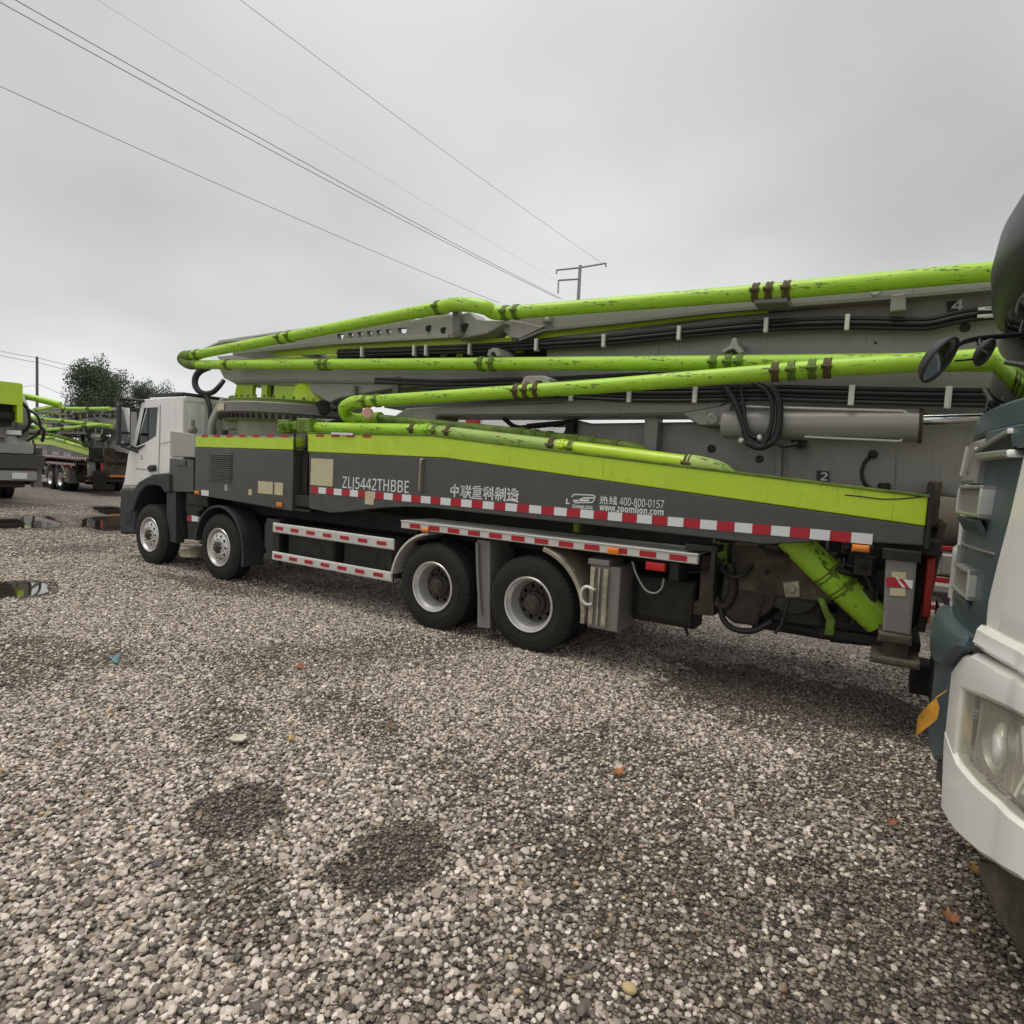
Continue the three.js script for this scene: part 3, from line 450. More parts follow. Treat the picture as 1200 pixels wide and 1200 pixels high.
  mesh('rear_mudguard', [arch(1.37, 0.52, 0.655, 0.7, -6, 76, 0.03, -0.62, 16)], M.aluDirty, T);
  mesh('rear_mudguard', [arch(0, 0.52, 0.655, 0.685, 60, 172, -1.9, -2.52, 14), arch(1.37, 0.52, 0.655, 0.685, 0, 110, -1.9, -2.52, 14)], M.aluDirty, T);
  mesh('mud_flap', [plate([[0.6, 1.18], [0.78, 1.18], [0.84, 0.16], [0.66, 0.14]], -0.06, -0.6, 0.004).translate(0, 0, 0), tube([[0.62, 1.15, -0.03], [0.66, 0.7, -0.03], [0.72, 0.3, -0.03]], 0.02, 8)], M.boomDark, T);
  // tall narrow locker with a hook
  const lk = mesh('locker', [box(2.08, 2.42, 0.41, 1.08, -0.02, -0.5, 0.015), box(2.06, 2.3, 1.08, 1.14, 0.0, -0.4, 0.01)], M.boomDark, T);
  mesh('locker_rib', [box(2.1, 2.15, 0.45, 1.05, 0.012, -0.02, 0.006), box(2.19, 2.21, 0.45, 1.05, 0.012, -0.02, 0.006), box(2.25, 2.3, 0.45, 1.05, 0.02, -0.02, 0.006)], M.aluDirty, lk);
  mesh('hook', [tube([[2.16, 0.82, 0.0], [2.17, 0.83, 0.05], [2.08, 0.86, 0.06], [2.03, 0.8, 0.06], [2.04, 0.7, 0.06], [2.1, 0.66, 0.05], [2.14, 0.67, 0.02]], 0.018, 8, 0.05)], M.alu, lk);
  mesh('spare_tank', [box(2.45, 3.1, 0.5, 1.0, -0.3, -0.75, 0.08)], M.frame, T);
}
function buildRear(T) {
  // pump, valve gear, brown support pedestals, hoses under the rear of the long panel
  { // crowded plumbing of the pump: hoses, unions, valve blocks, cross tubes
    const R = rng(404);
    for (let k = 0; k < 16; k++) { const x = 3.0 + R() * 1.7, y = 0.75 + R() * 0.7, z = -0.28 - R() * 0.5, l = 0.3 + R() * 0.5; mesh('hydraulic_hose', [tube([[x, y + 0.3, z - 0.2], [x + 0.1 * R(), y + 0.05, z], [x + l * 0.6, y - 0.1 * R(), z + 0.05], [x + l, y + 0.3 * R(), z - 0.2]], 0.014 + 0.014 * R(), 7, 0.2)], M.hose, T); }
    for (let k = 0; k < 14; k++) { const x = 2.95 + R() * 1.7, y = 0.7 + R() * 0.7, z = -0.3 - R() * 0.45, a = 0.05 + R() * 0.1, b = 0.05 + R() * 0.12; mesh('valve_block', [box(x, x + a, y, y + b, z, z - 0.15, 0.01), cyl([x + a / 2, y + b / 2, z], [x + a / 2, y + b / 2, z + 0.05], 0.022, 10)], k % 3 ? M.greasy : M.mud, T); }
    for (let k = 0; k < 6; k++) { const x = 3.0 + R() * 1.6, y = 0.75 + R() * 0.6; mesh('cross_tube', [cyl([x, y, -0.3 - 0.2 * R()], [x + 0.1, y + 0.05, -1.5], 0.035 + 0.03 * R(), 12)], M.greasy, T); }
  }
  mesh('support_pedestal', [plate([[3.127,1.27], [3.244,1.267], [3.287,0.676], [3.009,0.646], [3.026,0.771], [3.127,0.805]], -0.35, -0.6, 0.015), box(3.4, 4.3, 0.95, 1.4, -0.4, -0.7, 0.02)], M.mud, T);
  mesh('valve_body', [cyl([3.558,0.969,-0.5], [3.9, 0.95, -1.4], 0.3), box(3.75, 4.25, 0.6, 1.05, -0.6, -1.3, 0.05), plate([[3.332,1.097], [3.522,1.156], [3.752,1.004], [3.687,0.626], [3.464,0.62], [3.309,0.723]], -0.42, -0.9, 0.03), tube([[3.392,1.212,-0.4], [3.466,0.969,-0.4], [3.383,0.769,-0.4], [3.282,0.804,-0.4]], 0.045, 10, 0.15), cyl([3.975,1.037,-0.45], [3.923,0.967,-0.9], 0.24, 24)], M.greasy, T);
  mesh('oil_sump', [box(3.6, 4.4, 0.56, 0.75, -0.6, -1.2, 0.06)], M.frame, T);
  mesh('junction_box', [plate([[3.886,1.093], [4.023,1.128], [4.041,0.979], [3.919,0.951]], -0.38, -0.46, 0.012), cyl([3.968,1.046,-0.38], [3.972,1.05,-0.35], 0.035, 14)], M.aluDirty, T);
  mesh('under_cable', [tube([[2.768,1.184,-0.35], [2.954,1.058,-0.35], [3.205,1.126,-0.35], [3.359,1.255,-0.35]], 0.014, 6), tube([[3.295,0.858,-0.4], [3.397,0.575,-0.4], [3.639,0.56,-0.4], [3.82,0.709,-0.4]], 0.03, 8), tube([[3.964,0.961,-0.3], [3.911,0.688,-0.3], [3.864,0.622,-0.3]], 0.018, 6), tube([[2.833,0.862,-0.5], [2.941,0.608,-0.5], [3.01,0.395,-0.5]], 0.016, 6), tube([[4.345,1.331,-0.4], [4.515,1.291,-0.4], [4.605,1.137,-0.4], [4.631,0.974,-0.4]], 0.02, 8), tube([[4.271,1.311,-0.5], [4.459,1.101,-0.5], [4.483,0.792,-0.5]], 0.03, 8)], M.hose, T);
  mesh('green_bracket', [plate([[3.239,1.398], [3.354,1.394], [3.37,1.176], [3.272,1.172]], -0.4, -0.5, 0.01), plate([[1.688,1.47], [1.762,1.467], [1.77,1.354], [1.696,1.356]], -0.35, -0.45, 0.01)], M.oliveDirty, T);
  // big delivery elbow leaving the hopper
  const a = [3.913,1.537,-0.35], b = [4.288,1.184,-0.4], c = [4.678,0.842,-0.5];
  const ep = mesh('delivery_elbow', [tube([a, b, c], 0.135, 22, 0.2)], M.limePipe, T);
  clampRing(ep, a, c, V(a).distanceTo(V(c)) * 0.6, 0.135, M.oliveDirty); clampRing(ep, a, c, V(a).distanceTo(V(c)) * 0.44, 0.135, M.oliveDirty);
  mesh('green_lever', [plate([[4.186,1.011], [4.249,1.005], [4.298,0.89], [4.35,0.829], [4.348,0.69], [4.273,0.683], [4.277,0.808]], -0.3, -0.36, 0.01)], M.oliveDirty, T);
  const hp = mesh('hopper', [plate([[4.3, 0.55], [4.9, 0.6], [5.1, 1.5], [4.4, 1.5]], -0.6, -2.0, 0.03), box(4.2, 5.0, 0.62, 0.7, -0.5, -2.0, 0.01)], M.frame, T);
  mesh('hopper_rear', [plate([[4.96, 0.8], [5.02, 0.8], [5.1, 1.75], [5.04, 1.75]], -0.5, -2.3, 0.01), box(4.96, 5.04, 1.7, 2.1, -0.55, -2.3, 0.02)], M.mud, hp);
  mesh('amber_reflection', [box(5.02, 5.06, 0.84, 0.92, -0.75, -2.0, 0.01)], M.orange, hp);  // amber reflection on the tail, put in as an orange strip
  // rear outrigger leg, its stickers and its foot
  const lg = mesh('outrigger_leg', [plate([[4.684,1.484], [4.897,1.482], [4.903,0.85], [4.709,0.855]], 0.0, -0.26, 0.02)], M.boomDark, T);
  mesh('leg_sleeve', [plate([[4.656,1.538], [4.921,1.534], [4.922,1.446], [4.663,1.448]], 0.02, -0.3, 0.01)], M.frame, lg);
  mesh('foot_collar', [plate([[4.68,0.856], [4.913,0.851], [4.914,0.775], [4.68,0.778]], 0.04, -0.3, 0.02)], M.mud, lg);
  mesh('red_band', [plate([[4.698,1.297], [4.756,1.312], [4.808,1.237], [4.71,1.229]], 0.006, 0, 0.0)], M.tapeRed, lg);
  mesh('white_band', [plate([[4.762,1.313], [4.884,1.296], [4.883,1.234], [4.814,1.237]], 0.006, 0, 0.0)], M.tapeWhite, lg);
  mesh('red_band', [plate([[4.78,1.305], [4.815,1.303], [4.866,1.235], [4.843,1.235]], 0.008, 0, 0.0)], M.tapeRed, lg);
  mesh('sticker', [plate([[4.735,1.351], [4.833,1.357], [4.837,1.31], [4.739,1.303]], 0.004, 0, 0), plate([[4.734,1.219], [4.838,1.227], [4.843,1.166], [4.739,1.157]], 0.004, 0, 0)], M.sticker, lg);
  mesh('leg_foot', [box(4.64, 4.98, 0.6, 0.66, 0.06, -0.36, 0.02), box(4.72, 4.9, 0.62, 0.84, -0.02, -0.24, 0.02)], M.mud, lg);
  mesh('rear_flap', [plate([[5.08, 0.3], [5.12, 0.3], [5.12, 1.0], [5.08, 1.1]], -0.1, -0.6, 0.005), box(4.95, 5.2, 0.25, 0.5, -0.5, -0.9, 0.03)], M.rubber, T);
  mesh('twig', [tube([[4.355,1.948,0], [4.479,1.942,0], [4.601,1.929,0], [4.73,1.937,0], [4.903,1.969,0]], 0.007, 6, 0.1)], M.frame, T);
  mesh('rear_crossbar', [box(4.6, 5.05, 1.5, 1.62, -0.1, -2.4, 0.01)], M.frame, T);
  mesh('tail_lamp', [box(4.98, 5.04, 0.95, 1.45, -0.42, -0.56, 0.01), box(5.0, 5.06, 0.95, 1.2, -2.0, -2.2, 0.01)], M.redLamp, T);
  mesh('outrigger_leg', [box(4.65, 4.9, 0.6, 1.55, -2.25, -2.5, 0.02), box(-5.3, -5.0, 0.45, 1.3, -2.15, -2.4, 0.02)], M.boomDark, T);
}

function buildTurret(T) {
  const cx = -4.2, cz = -1.25;
  mesh('pedestal', [cyl([cx, 1.3, cz], [cx, 2.62, cz], 0.95, 40), box(-5.1, -3.0, 2.3, 2.5, -0.55, -1.95, 0.02), plate([[-5.31,2.698], [-4.75,2.696], [-4.346,2.454], [-5.302,2.446]], -0.55, -0.7, 0.02), plate([[-3.845,2.664], [-2.356,2.635], [-3.311,2.422], [-4.391,2.439]], -0.5, -0.7, 0.02)], M.boom, T);
  const ring = mesh('slewing_ring', lathe([[0, 2.88], [1.22, 2.88], [1.25, 2.86], [1.25, 2.72], [1.2, 2.7], [1.18, 2.62], [1.1, 2.6], [0, 2.6]].reverse(), 64).translate(cx, 0, cz), M.boomDark, T);
  const teeth = []; for (let k = 0; k < 72; k++) { const a = k / 72 * 6.2832, g = new THREE.BoxGeometry(0.06, 0.07, 0.045); g.translate(1.2, 2.655, 0); g.rotateY(a); g.translate(cx, 0, cz); teeth.push(g); }
  mesh('gear_teeth', teeth, M.frame, ring);
  mesh('slewing_flange', lathe([[0, 2.95], [1.1, 2.95], [1.12, 2.94], [1.12, 2.89], [0, 2.885]].reverse(), 64).translate(cx, 0, cz), M.oliveDirty, T);
  const bolts = []; for (let k = 0; k < 44; k++) { const a = k / 44 * 6.2832, g = new THREE.CylinderGeometry(0.022, 0.022, 0.05, 6); g.translate(cx + Math.cos(a) * 1.06, 2.97, cz + Math.sin(a) * 1.06); bolts.push(g); }
  mesh('flange_bolts', bolts, M.oliveDirty, T);
  { const g = box(-0.16, 0.16, -0.055, 0.055, -0.003, 0.003, 0); g.translate(0, 0, 1.252); g.rotateY(-0.25); g.translate(cx, 2.79, cz); mesh('sticker', g, M.sticker, T); }
  // two green cheeks with lightening holes carry the first boom section
  const ell = (x, y, rx, ry) => { const o = []; for (let k = 0; k < 18; k++) { const a = -k / 18 * 6.2832; o.push([x + Math.cos(a) * rx, y + Math.sin(a) * ry]); } return o; };
  const cheek = [[-5.453,2.952], [-5.338,3.266], [-5.467,3.361], [-5.022,3.404], [-3.769,3.343], [-3.652,3.077], [-3.392,2.853], [-3.348,2.784], [-5.5,2.846]];
  const h1 = [-4.75,3.146], h2 = [-4.378,3.137], h3 = [-3.764,3.205];
  mesh('turret_cheek', plate(cheek, -0.85, -0.92, 0.012, [ell(h1[0], h1[1], 0.14, 0.2), ell(h2[0], h2[1], 0.11, 0.22)]), M.lime, T);
  mesh('turret_cheek', [box(h3[0] - 0.3, h3[0] + 0.5, 2.95, 3.6, -1.5, -1.57, 0.02), box(-5.3, -5.0, 2.95, 3.6, -1.5, -1.57, 0.02)], M.lime, T);
  mesh('turret_rib', [box(h1[0] + 0.14, h2[0] - 0.11, 2.95, 3.5, -0.93, -1.0, 0.02)], M.boomDark, T);
  mesh('turret_boss', [lathe([[0, 0], [0.5, 0], [0.44, 0.25], [0.3, 0.5], [0, 0.52]].map((p) => [p[0], p[1]]).reverse(), 32).translate(h3[0] + 0.25, 2.95, -1.2)], M.lime, T);
  mesh('hinge_casting', [plate([[-3.851,3.292], [-2.915,3.02], [-2.946,2.845], [-3.063,2.806], [-3.431,2.851], [-3.736,3.12]], -0.9, -1.6, 0.03)], M.boom, T);
  mesh('swivel_pin', [cyl([-3.01,2.843,-0.8], [-4.065,2.957,-1.7], 0.12, 20)], M.frame, T);
  mesh('front_hose', [tube([[-5.607,3.549,-0.5], [-5.781,3.489,-0.45], [-5.885,3.385,-0.42], [-5.873,3.232,-0.4], [-5.772,3.113,-0.42], [-5.696,3.078,-0.5], [-5.628,3.119,-0.6], [-5.612,3.238,-0.7], [-5.645,3.359,-0.8]], (t) => 0.06 - 0.02 * t, 12, 0.3), tube([[-5.723,3.108,-0.5], [-5.561,2.882,-0.5], [-5.529,2.659,-0.5], [-5.47,2.391,-0.5]], 0.04, 10, 0.3)], M.hose, T);
  mesh('rung', [tube([[-3.106,2.935,-1], [-2.818,3.091,-1], [-2.623,3.007,-1], [-2.735,2.969,-1]], 0.02, 6), tube([[-3.045,2.893,-1], [-2.774,2.97,-1], [-2.655,2.888,-1]], 0.02, 6), tube([[-3.002,2.825,-1], [-2.846,2.85,-1], [-2.746,2.782,-1]], 0.02, 6)], M.frame, T);
}
function buildBoom(T) {
  // --- first section, low and dark, and its tapering heel
  mesh('boom_section', [plate([[-5.808,3.594], [0.983,3.294], [2.289,3.196], [2.297,3.084], [0.994,3.118], [-0.902,3.136], [-1.622,3.097], [-2.668,2.982], [-2.857,2.92], [-3.595,3.206], [-5.313,3.288], [-5.646,3.405]], -0.8, -1.65, 0.02)], M.boom, T);
  mesh('boom_flange', [plate([[-5.329,3.357], [-3.653,3.305], [-1.182,3.186], [1.013,3.173], [1.015,3.143], [-1.179,3.145], [-3.651,3.257], [-5.227,3.294]], -0.76, -0.8, 0.004), plate([[-1.49,3.266], [-1.392,3.263], [-1.379,3.01], [-1.477,3]], -0.74, -0.82, 0.006), plate([[-2.296,3.158], [-2.242,3.156], [-2.235,3.004], [-2.289,3.006]], -0.74, -0.82, 0.006)], M.boomDark, T);
  // --- the big section behind the hoses, marked 4
  const s4 = mesh('boom_section', [plate([[0.937,3.595], [3.067,3.726], [5.286,3.742], [6.006,3.735], [6.086,2.799], [5.356,2.898], [4.007,2.958], [3.205,3.007], [0.955,3.304]], -0.85, -1.45, 0.02)], M.boom, T);
  mesh('number_board', [plate([[4.958,3.681], [5.07,3.685], [5.082,3.581], [4.972,3.581]], -0.835, -0.85, 0.002)], M.black, s4);
  { const p = [4.998,3.597]; mesh('number_lettering', text('4', 0.095, p[0], p[1], -0.834, font, 1.25), M.tapeWhite, s4); }
  mesh('bolt_hole', [cyl([5.112,3.451,-0.86], [5.11,3.446,-0.838], 0.04, 18), cyl([4.446,3.363,-0.86], [4.447,3.359,-0.838], 0.012, 10)], M.black, s4);
  // --- lower section under the third pipe
  mesh('boom_section', [plate([[-1.081,2.798], [0.642,2.851], [1.122,2.853], [3.229,2.843], [3.291,2.782], [3.207,2.578], [2.942,2.573], [2.766,2.679], [0.653,2.674], [-0.531,2.679], [-0.599,2.577], [-1.009,2.611], [-1.328,2.67]], -0.6, -1.1, 0.02)], M.boom, T);
  mesh('boom_section', [plate([[-0.593,2.773], [1.793,2.835], [3.219,2.811], [3.14,2.761], [2.771,2.699], [0.664,2.693], [-0.502,2.699]], -0.56, -0.62, 0.008), plate([[2.78,2.696], [3.163,2.761], [3.268,2.802], [3.21,2.574], [2.964,2.573]], -0.54, -0.6, 0.008), cyl([3.083,2.635,-0.57], [3.101,2.628,-0.5], 0.06, 20)], M.boom, T);
  // dark hollow side above it where hoses run
  mesh('boom_section', [plate([[-1.399,3.255], [0.877,3.227], [3.161,3.174], [5.363,3.015], [6.106,2.954], [6.136,2.611], [5.391,2.681], [3.206,2.795], [0.39,2.871], [-1.887,2.853], [-2.074,3.061]], -1.0, -1.5, 0.02)], M.boom, T);
  // --- the second section: the deep box girder lying in the bed
  const s2 = mesh('boom_section', [plate([...[[1.32,2.676], [1.529,2.625], [5.414,2.684], [6.118,2.688], [6.184,1.921], [5.474,1.954], [4.956,1.98]], [3.4, 1.5], [0.9, 1.5], [0.9, 2.2]], -0.95, -1.6, 0.03)], M.boom, T);
  mesh('cover_plate', [plate([[3.764,2.371], [4.687,2.361], [4.705,1.972], [3.79,2.027]], -0.93, -0.96, 0.008), plate([[3.65,2.394], [3.706,2.395], [3.726,2.023], [3.669,2.029]], -0.9, -0.96, 0.008)], M.boom, s2);
  mesh('number_board', [plate([[4.038,2.166], [4.147,2.159], [4.156,2.046], [4.046,2.053]], -0.915, -0.93, 0.002)], M.black, s2);
  { const p = [4.073,2.067]; mesh('number_lettering', text('2', 0.08, p[0], p[1], -0.914, font, 1.2), M.tapeWhite, s2); }
  mesh('bolt_hole', [cyl([2.998,2.354,-0.96], [3.004,2.352,-0.935], 0.045, 18), cyl([3.492,2.259,-0.96], [3.497,2.258,-0.935], 0.04, 18)], M.black, s2);
  mesh('cable', [tube([[4.505,2.338,-0.9], [4.435,2.255,-0.9], [4.422,2.142,-0.9], [4.458,2.046,-0.9], [4.539,1.994,-0.9], [4.606,2.014,-0.9]], 0.016, 8, 0.1), cyl([4.504,2.341,-0.95], [4.506,2.336,-0.86], 0.04), cyl([4.615,2.071,-0.9], [4.623,1.975,-0.9], 0.05)], M.hose, s2);
  mesh('bracket', [plate([[3.805,2.465], [3.863,2.499], [3.933,2.467], [3.924,2.394], [3.88,2.376], [3.825,2.391]], -0.68, -0.95, 0.01)], M.mud, T);
  mesh('boom_rest', [plate([[2.282,2.716], [2.449,2.715], [2.439,2.152], [2.3,2.165]], -0.78, -0.94, 0.012), plate([[2.241,2.736], [2.496,2.724], [2.5,2.678], [2.255,2.679]], -0.74, -1.0, 0.01)], M.boom, T);
  mesh('boom_rest', [plate([[1.265,2.661], [1.381,2.661], [1.388,2.373], [1.26,2.381]], -0.85, -1.0, 0.01), plate([[0.699,2.608], [1.335,2.661], [1.337,2.62], [0.789,2.565]], -0.85, -1.0, 0.01), tube([[0.333,2.684,-0.9], [0.524,2.553,-0.9], [1.209,2.62,-0.9]], 0.03, 8)], M.frame, T);
  // --- hydraulic cylinder with its bright rod
  const hc = mesh('hydraulic_cylinder', [cyl([3.189,2.587,-0.6], [4.857,2.576,-0.6], 0.145, 32)], M.boom, T);
  mesh('cylinder_rod', [cyl([4.848,2.63,-0.62], [5.407,2.643,-0.62], 0.05, 20)], M.chrome, hc);
  mesh('cylinder_cap', [cyl([4.833,2.576,-0.6], [4.864,2.577,-0.6], 0.152, 32)], M.mud, hc);
  mesh('bright_pipe', [tube([[3.403,2.748,-0.5], [4.722,2.695,-0.5], [4.75,2.655,-0.5]], 0.014, 8, 0.05), tube([[3.956,2.461,-0.5], [4.712,2.434,-0.5], [4.723,2.449,-0.5]], 0.012, 8)], M.alu, T);
  mesh('red_flag', [plate([[4.842,2.704], [4.925,2.659], [4.853,2.637]], -0.6, -0.65, 0)], M.tapeRed, T);
  // --- upper sections
  const s3 = mesh('boom_section', [plate([[0.426,3.936], [1.667,3.939], [3.496,3.899], [5.26,3.864], [5.963,3.852], [5.975,3.709], [5.272,3.717], [4.488,3.718], [3.1,3.743], [1.807,3.721], [0.953,3.716], [0.62,3.623], [0.532,3.634]], -0.7, -1.2, 0.02)], M.boom, T);
  mesh('boom_flange', [plate([[0.639,3.615], [0.97,3.718], [1.82,3.723], [3.107,3.743], [4.488,3.718], [5.269,3.716], [5.27,3.698], [4.49,3.699], [3.108,3.722], [1.821,3.699], [0.995,3.691], [0.665,3.598]], -0.66, -0.72, 0.004)], M.boomDark, s3);
  mesh('boom_pad', [plate([[4.54,3.725], [4.648,3.728], [4.666,3.58], [4.545,3.576]], -0.6, -0.7, 0.012), plate([[0.978,3.866], [1.095,3.861], [1.099,3.791], [0.983,3.796]], -0.64, -0.7, 0.004)], M.boom, s3);
  mesh('bolt_hole', [cyl([1.044,3.828,-0.65], [1.059,3.821,-0.625], 0.025, 14), cyl([4.415,3.801,-0.7], [4.416,3.796,-0.68], 0.04, 14)], M.tapeWhite, s3);
  // top left section, pierced by a row of slots
  const slot = (x0, x1, yt, yb) => [x0, x1, yt, yb];
  const rail = mesh('boom_section', [plate([[-5.064,4.009], [-2.626,4.083], [-1.126,4.04], [-1.115,3.83], [-0.442,3.802], [-0.438,3.724], [-2.612,3.783], [-5.177,3.768]], -0.7, -0.78, 0.01, [[[-2.638,3.944], [-2.453,3.943], [-2.486,3.844], [-2.596,3.839]], [[-2.399,3.943], [-2.255,3.94], [-2.286,3.843], [-2.358,3.84]], [[-2.201,3.941], [-2.06,3.938], [-2.091,3.841], [-2.161,3.839]], [[-2.008,3.938], [-1.87,3.935], [-1.9,3.84], [-1.969,3.837]], [[-1.819,3.936], [-1.685,3.933], [-1.713,3.839], [-1.781,3.836]], [[-1.635,3.934], [-1.503,3.93], [-1.531,3.837], [-1.597,3.835]], [[-1.406,3.935], [-1.199,3.93], [-1.225,3.838], [-1.369,3.837]]])], M.boom, T);
  mesh('boom_section', [plate([[-1.153,4.003], [-0.849,4.034], [-0.425,4.029], [-0.379,3.715], [-1.109,3.744]], -0.68, -1.15, 0.015), plate([[-5.18,3.842], [-2.615,3.84], [-0.44,3.769], [-0.438,3.718], [-2.612,3.776], [-5.177,3.761]], -0.66, -1.1, 0.006)], M.boom, rail);
  mesh('top_rail', [tube([[-6.089,4.11,-1], [-4.506,4.133,-1], [-2.867,4.158,-1], [-0.741,4.159,-1]], 0.04, 8), tube([[-6.633,3.971,-1], [-5.982,4.103,-1], [-5.021,4.082,-1]], 0.05, 8)], M.boom, T);
  mesh('bolt_hole', [cyl([-0.804,3.873,-0.69], [-0.782,3.866,-0.665], 0.05, 16), cyl([-0.551,3.831,-0.69], [-0.531,3.824,-0.665], 0.045, 16)], M.black, rail);
  const kn = mesh('boom_knuckle', [plate([[-0.345,3.959], [-0.045,3.997], [0.067,3.901], [0.226,3.866], [0.495,3.844], [0.51,3.801], [0.236,3.697], [-0.121,3.67], [-0.316,3.694]], -0.56, -0.9, 0.015)], M.boom, T);
  mesh('knuckle_hole', [cyl([-0.1,3.802,-0.57], [-0.081,3.794,-0.545], 0.06, 18)], M.black, kn);
  mesh('knuckle_pin', [cyl([-0.16,3.705,-0.45], [-0.511,3.828,-0.9], 0.05, 14), plate([[-0.259,4.057], [-0.163,4.047], [-0.115,3.68], [-0.224,3.667]], -0.48, -0.56, 0.006)], M.boomDark, kn);
  mesh('boom_link', [plate([[0.429,3.877], [0.581,3.854], [0.999,3.747], [0.669,3.629], [0.531,3.649], [0.411,3.752]], -0.66, -1.0, 0.01)], M.boom, T);
  mesh('lime_strip', [plate([[0.811,3.638], [0.926,3.728], [1.767,3.74], [2.86,3.756], [3.494,3.732], [3.495,3.711], [2.863,3.712], [1.772,3.673]], -0.79, -0.83, 0.004)], M.lime, T);
  mesh('lime_strip', [plate([[-4.712,3.816], [-2.714,3.814], [-0.509,3.748], [0.473,3.678], [0.479,3.582], [-0.502,3.623], [-1.232,3.633], [-2.708,3.671], [-4.03,3.706]], -0.79, -0.83, 0.004)], M.lime, T);
  mesh('boom_section', [plate([[-2.945,3.725], [-1.421,3.673], [0.852,3.621], [0.867,3.387], [-2.938,3.577]], -1.0, -1.4, 0.01)], M.frame, T);
  for (const [a, b] of [[517, 523], [536, 541], [578, 583], [600, 606], [618, 623]]) { const p = [[-0.811,3.526], [-0.72,3.521], [-0.466,3.508]], x = p[0][0] + (a - 517) * (p[2][0] - p[0][0]) / 23, w = (b - a) * (p[2][0] - p[0][0]) / 23; mesh('cross_plate', [plate([[x, p[0][1]], [x + w, p[0][1]], [x + w * 1.8, p[0][1] + 0.22], [x + w * 0.9, p[0][1] + 0.22]], -0.94, -1.0, 0.006)], a % 2 ? M.boom : M.lime, T); }
  // far green section seen between the grey ones
  mesh('far_boom_section', [plate([[-5.802,4.042], [-3.574,4.067], [-1.243,3.959], [0.53,3.924], [1.97,3.98], [3.352,3.97], [3.363,3.819], [1.982,3.813], [0.54,3.752], [-1.231,3.742], [-3.562,3.806], [-5.796,3.881]], -1.55, -1.9, 0.02)], M.lime, T);
  mesh('far_boom_section', [plate([[-7.728,4.115], [-5.115,4.12], [-1.288,4.049], [0.495,4.03], [0.5,3.961], [-1.282,3.946], [-5.109,3.963], [-7.571,4.002]], -1.95, -2.2, 0.02)], M.boom, T);
  mesh('far_strut', [plate([[-1.902,3.881], [-1.712,3.881], [-1.706,3.767], [-1.896,3.766]], -1.1, -1.4, 0.01), plate([[-4.963,3.92], [-4.68,3.947], [-4.443,3.816], [-4.863,3.81]], -0.9, -1.3, 0.01), plate([[-3.703,3.805], [-3.453,3.817], [-3.387,3.704], [-3.699,3.708]], -0.8, -1.2, 0.01)], M.boomDark, T);
  // --- delivery pipes
  const r = 0.078;
  const p1a = [-6.026,3.762,-0.45], p1b = [-0.348,4.051,-0.42];
  const pp1 = mesh('delivery_pipe', [tube([p1a, p1b], r, 18)], M.limePipe, T);
  clampsOn(pp1, p1a, p1b, [0.03, 0.43, 0.47, 0.985], r);
  mesh('pipe_elbow', [tube([p1b, ...[[-0.169,4.06,-0.4], [0.224,3.985,-0.3], [0.387,3.944,-0.34], [0.41,3.911,-0.42], [0.558,3.892,-0.44]]], r * 1.12, 18, 0.35)], M.limePipe, T);
  const p1c = [0.534,3.891,-0.44], p1d = [5.912,3.781,-0.44];
  const pp1b = mesh('delivery_pipe', [tube([p1c, [3.545,3.815,-0.44], p1d], r, 18, 0.1)], M.limePipe, T);
  clampsOn(pp1b, p1c, p1d, [0.012, 0.04], r); { const a = [3.391,3.821,-0.44], b = [3.767,3.809,-0.44]; clampsOn(pp1b, a, b, [0.13, 0.45, 0.85], r, M.rust); }
  mesh('pipe_bracket', [plate([[3.415,3.765], [3.727,3.757], [3.724,3.694], [3.435,3.706]], -0.4, -0.7, 0.01)], M.boomDark, pp1b);
  const p2a = [-5.863,3.59,-0.45], p2b = [5.982,3.044,-0.47];
  const pp2 = mesh('delivery_pipe', [tube([p2a, p2b], r, 18)], M.limePipe, T);
  { const q = (x, y) => x; for (const [a, b] of [[[-5.103,3.554,-0.45], [-4.814,3.54,-0.45]], [[-2.741,3.443,-0.45], [-2.517,3.432,-0.45]], [[-2.609,3.437,-0.45], [-2.389,3.426,-0.45]], [[0.208,3.306,-0.45], [0.337,3.3,-0.45]], [[0.388,3.298,-0.45], [0.489,3.293,-0.45]], [[3.046,3.178,-0.46], [3.13,3.174,-0.46]], [[3.196,3.171,-0.46], [3.261,3.168,-0.46]], [[3.293,3.166,-0.46], [3.373,3.162,-0.46]]]) clampsOn(pp2, a, b, [0.5], r, M.oliveDirty); }
  mesh('pipe_elbow', [tube([p2a, ...[[-6.184,3.613,-0.45], [-6.378,3.714,-0.45], [-6.297,3.773,-0.45]], p1a], r * 1.15, 16, 0.3)], M.oliveDirty, T);
  // brackets that hang the pipes on the boom
  mesh('pipe_bracket', [plate([[0.344,3.399], [0.365,3.47], [0.427,3.492], [0.502,3.482], [0.545,3.388], [0.483,3.381], [0.455,3.434], [0.405,3.437], [0.395,3.386]], -0.44, -0.8, 0.01), plate([[3.149,3.284], [3.226,3.337], [3.253,3.409], [3.286,3.407], [3.307,3.332], [3.367,3.263], [3.321,3.249], [3.269,3.302], [3.214,3.288], [3.183,3.265]], -0.44, -0.84, 0.01)], M.boom, pp2);
  const p3a = [-1.512,2.85,-0.25], p3b = [1.947,2.945,-0.22], p3c = [4.061,3.035,-0.2], p3d = [5.919,3.078,-0.2];
  const pp3 = mesh('delivery_pipe', [tube([p3a, p3b, p3c, p3d], r, 18, 0.3)], M.limePipe, T);
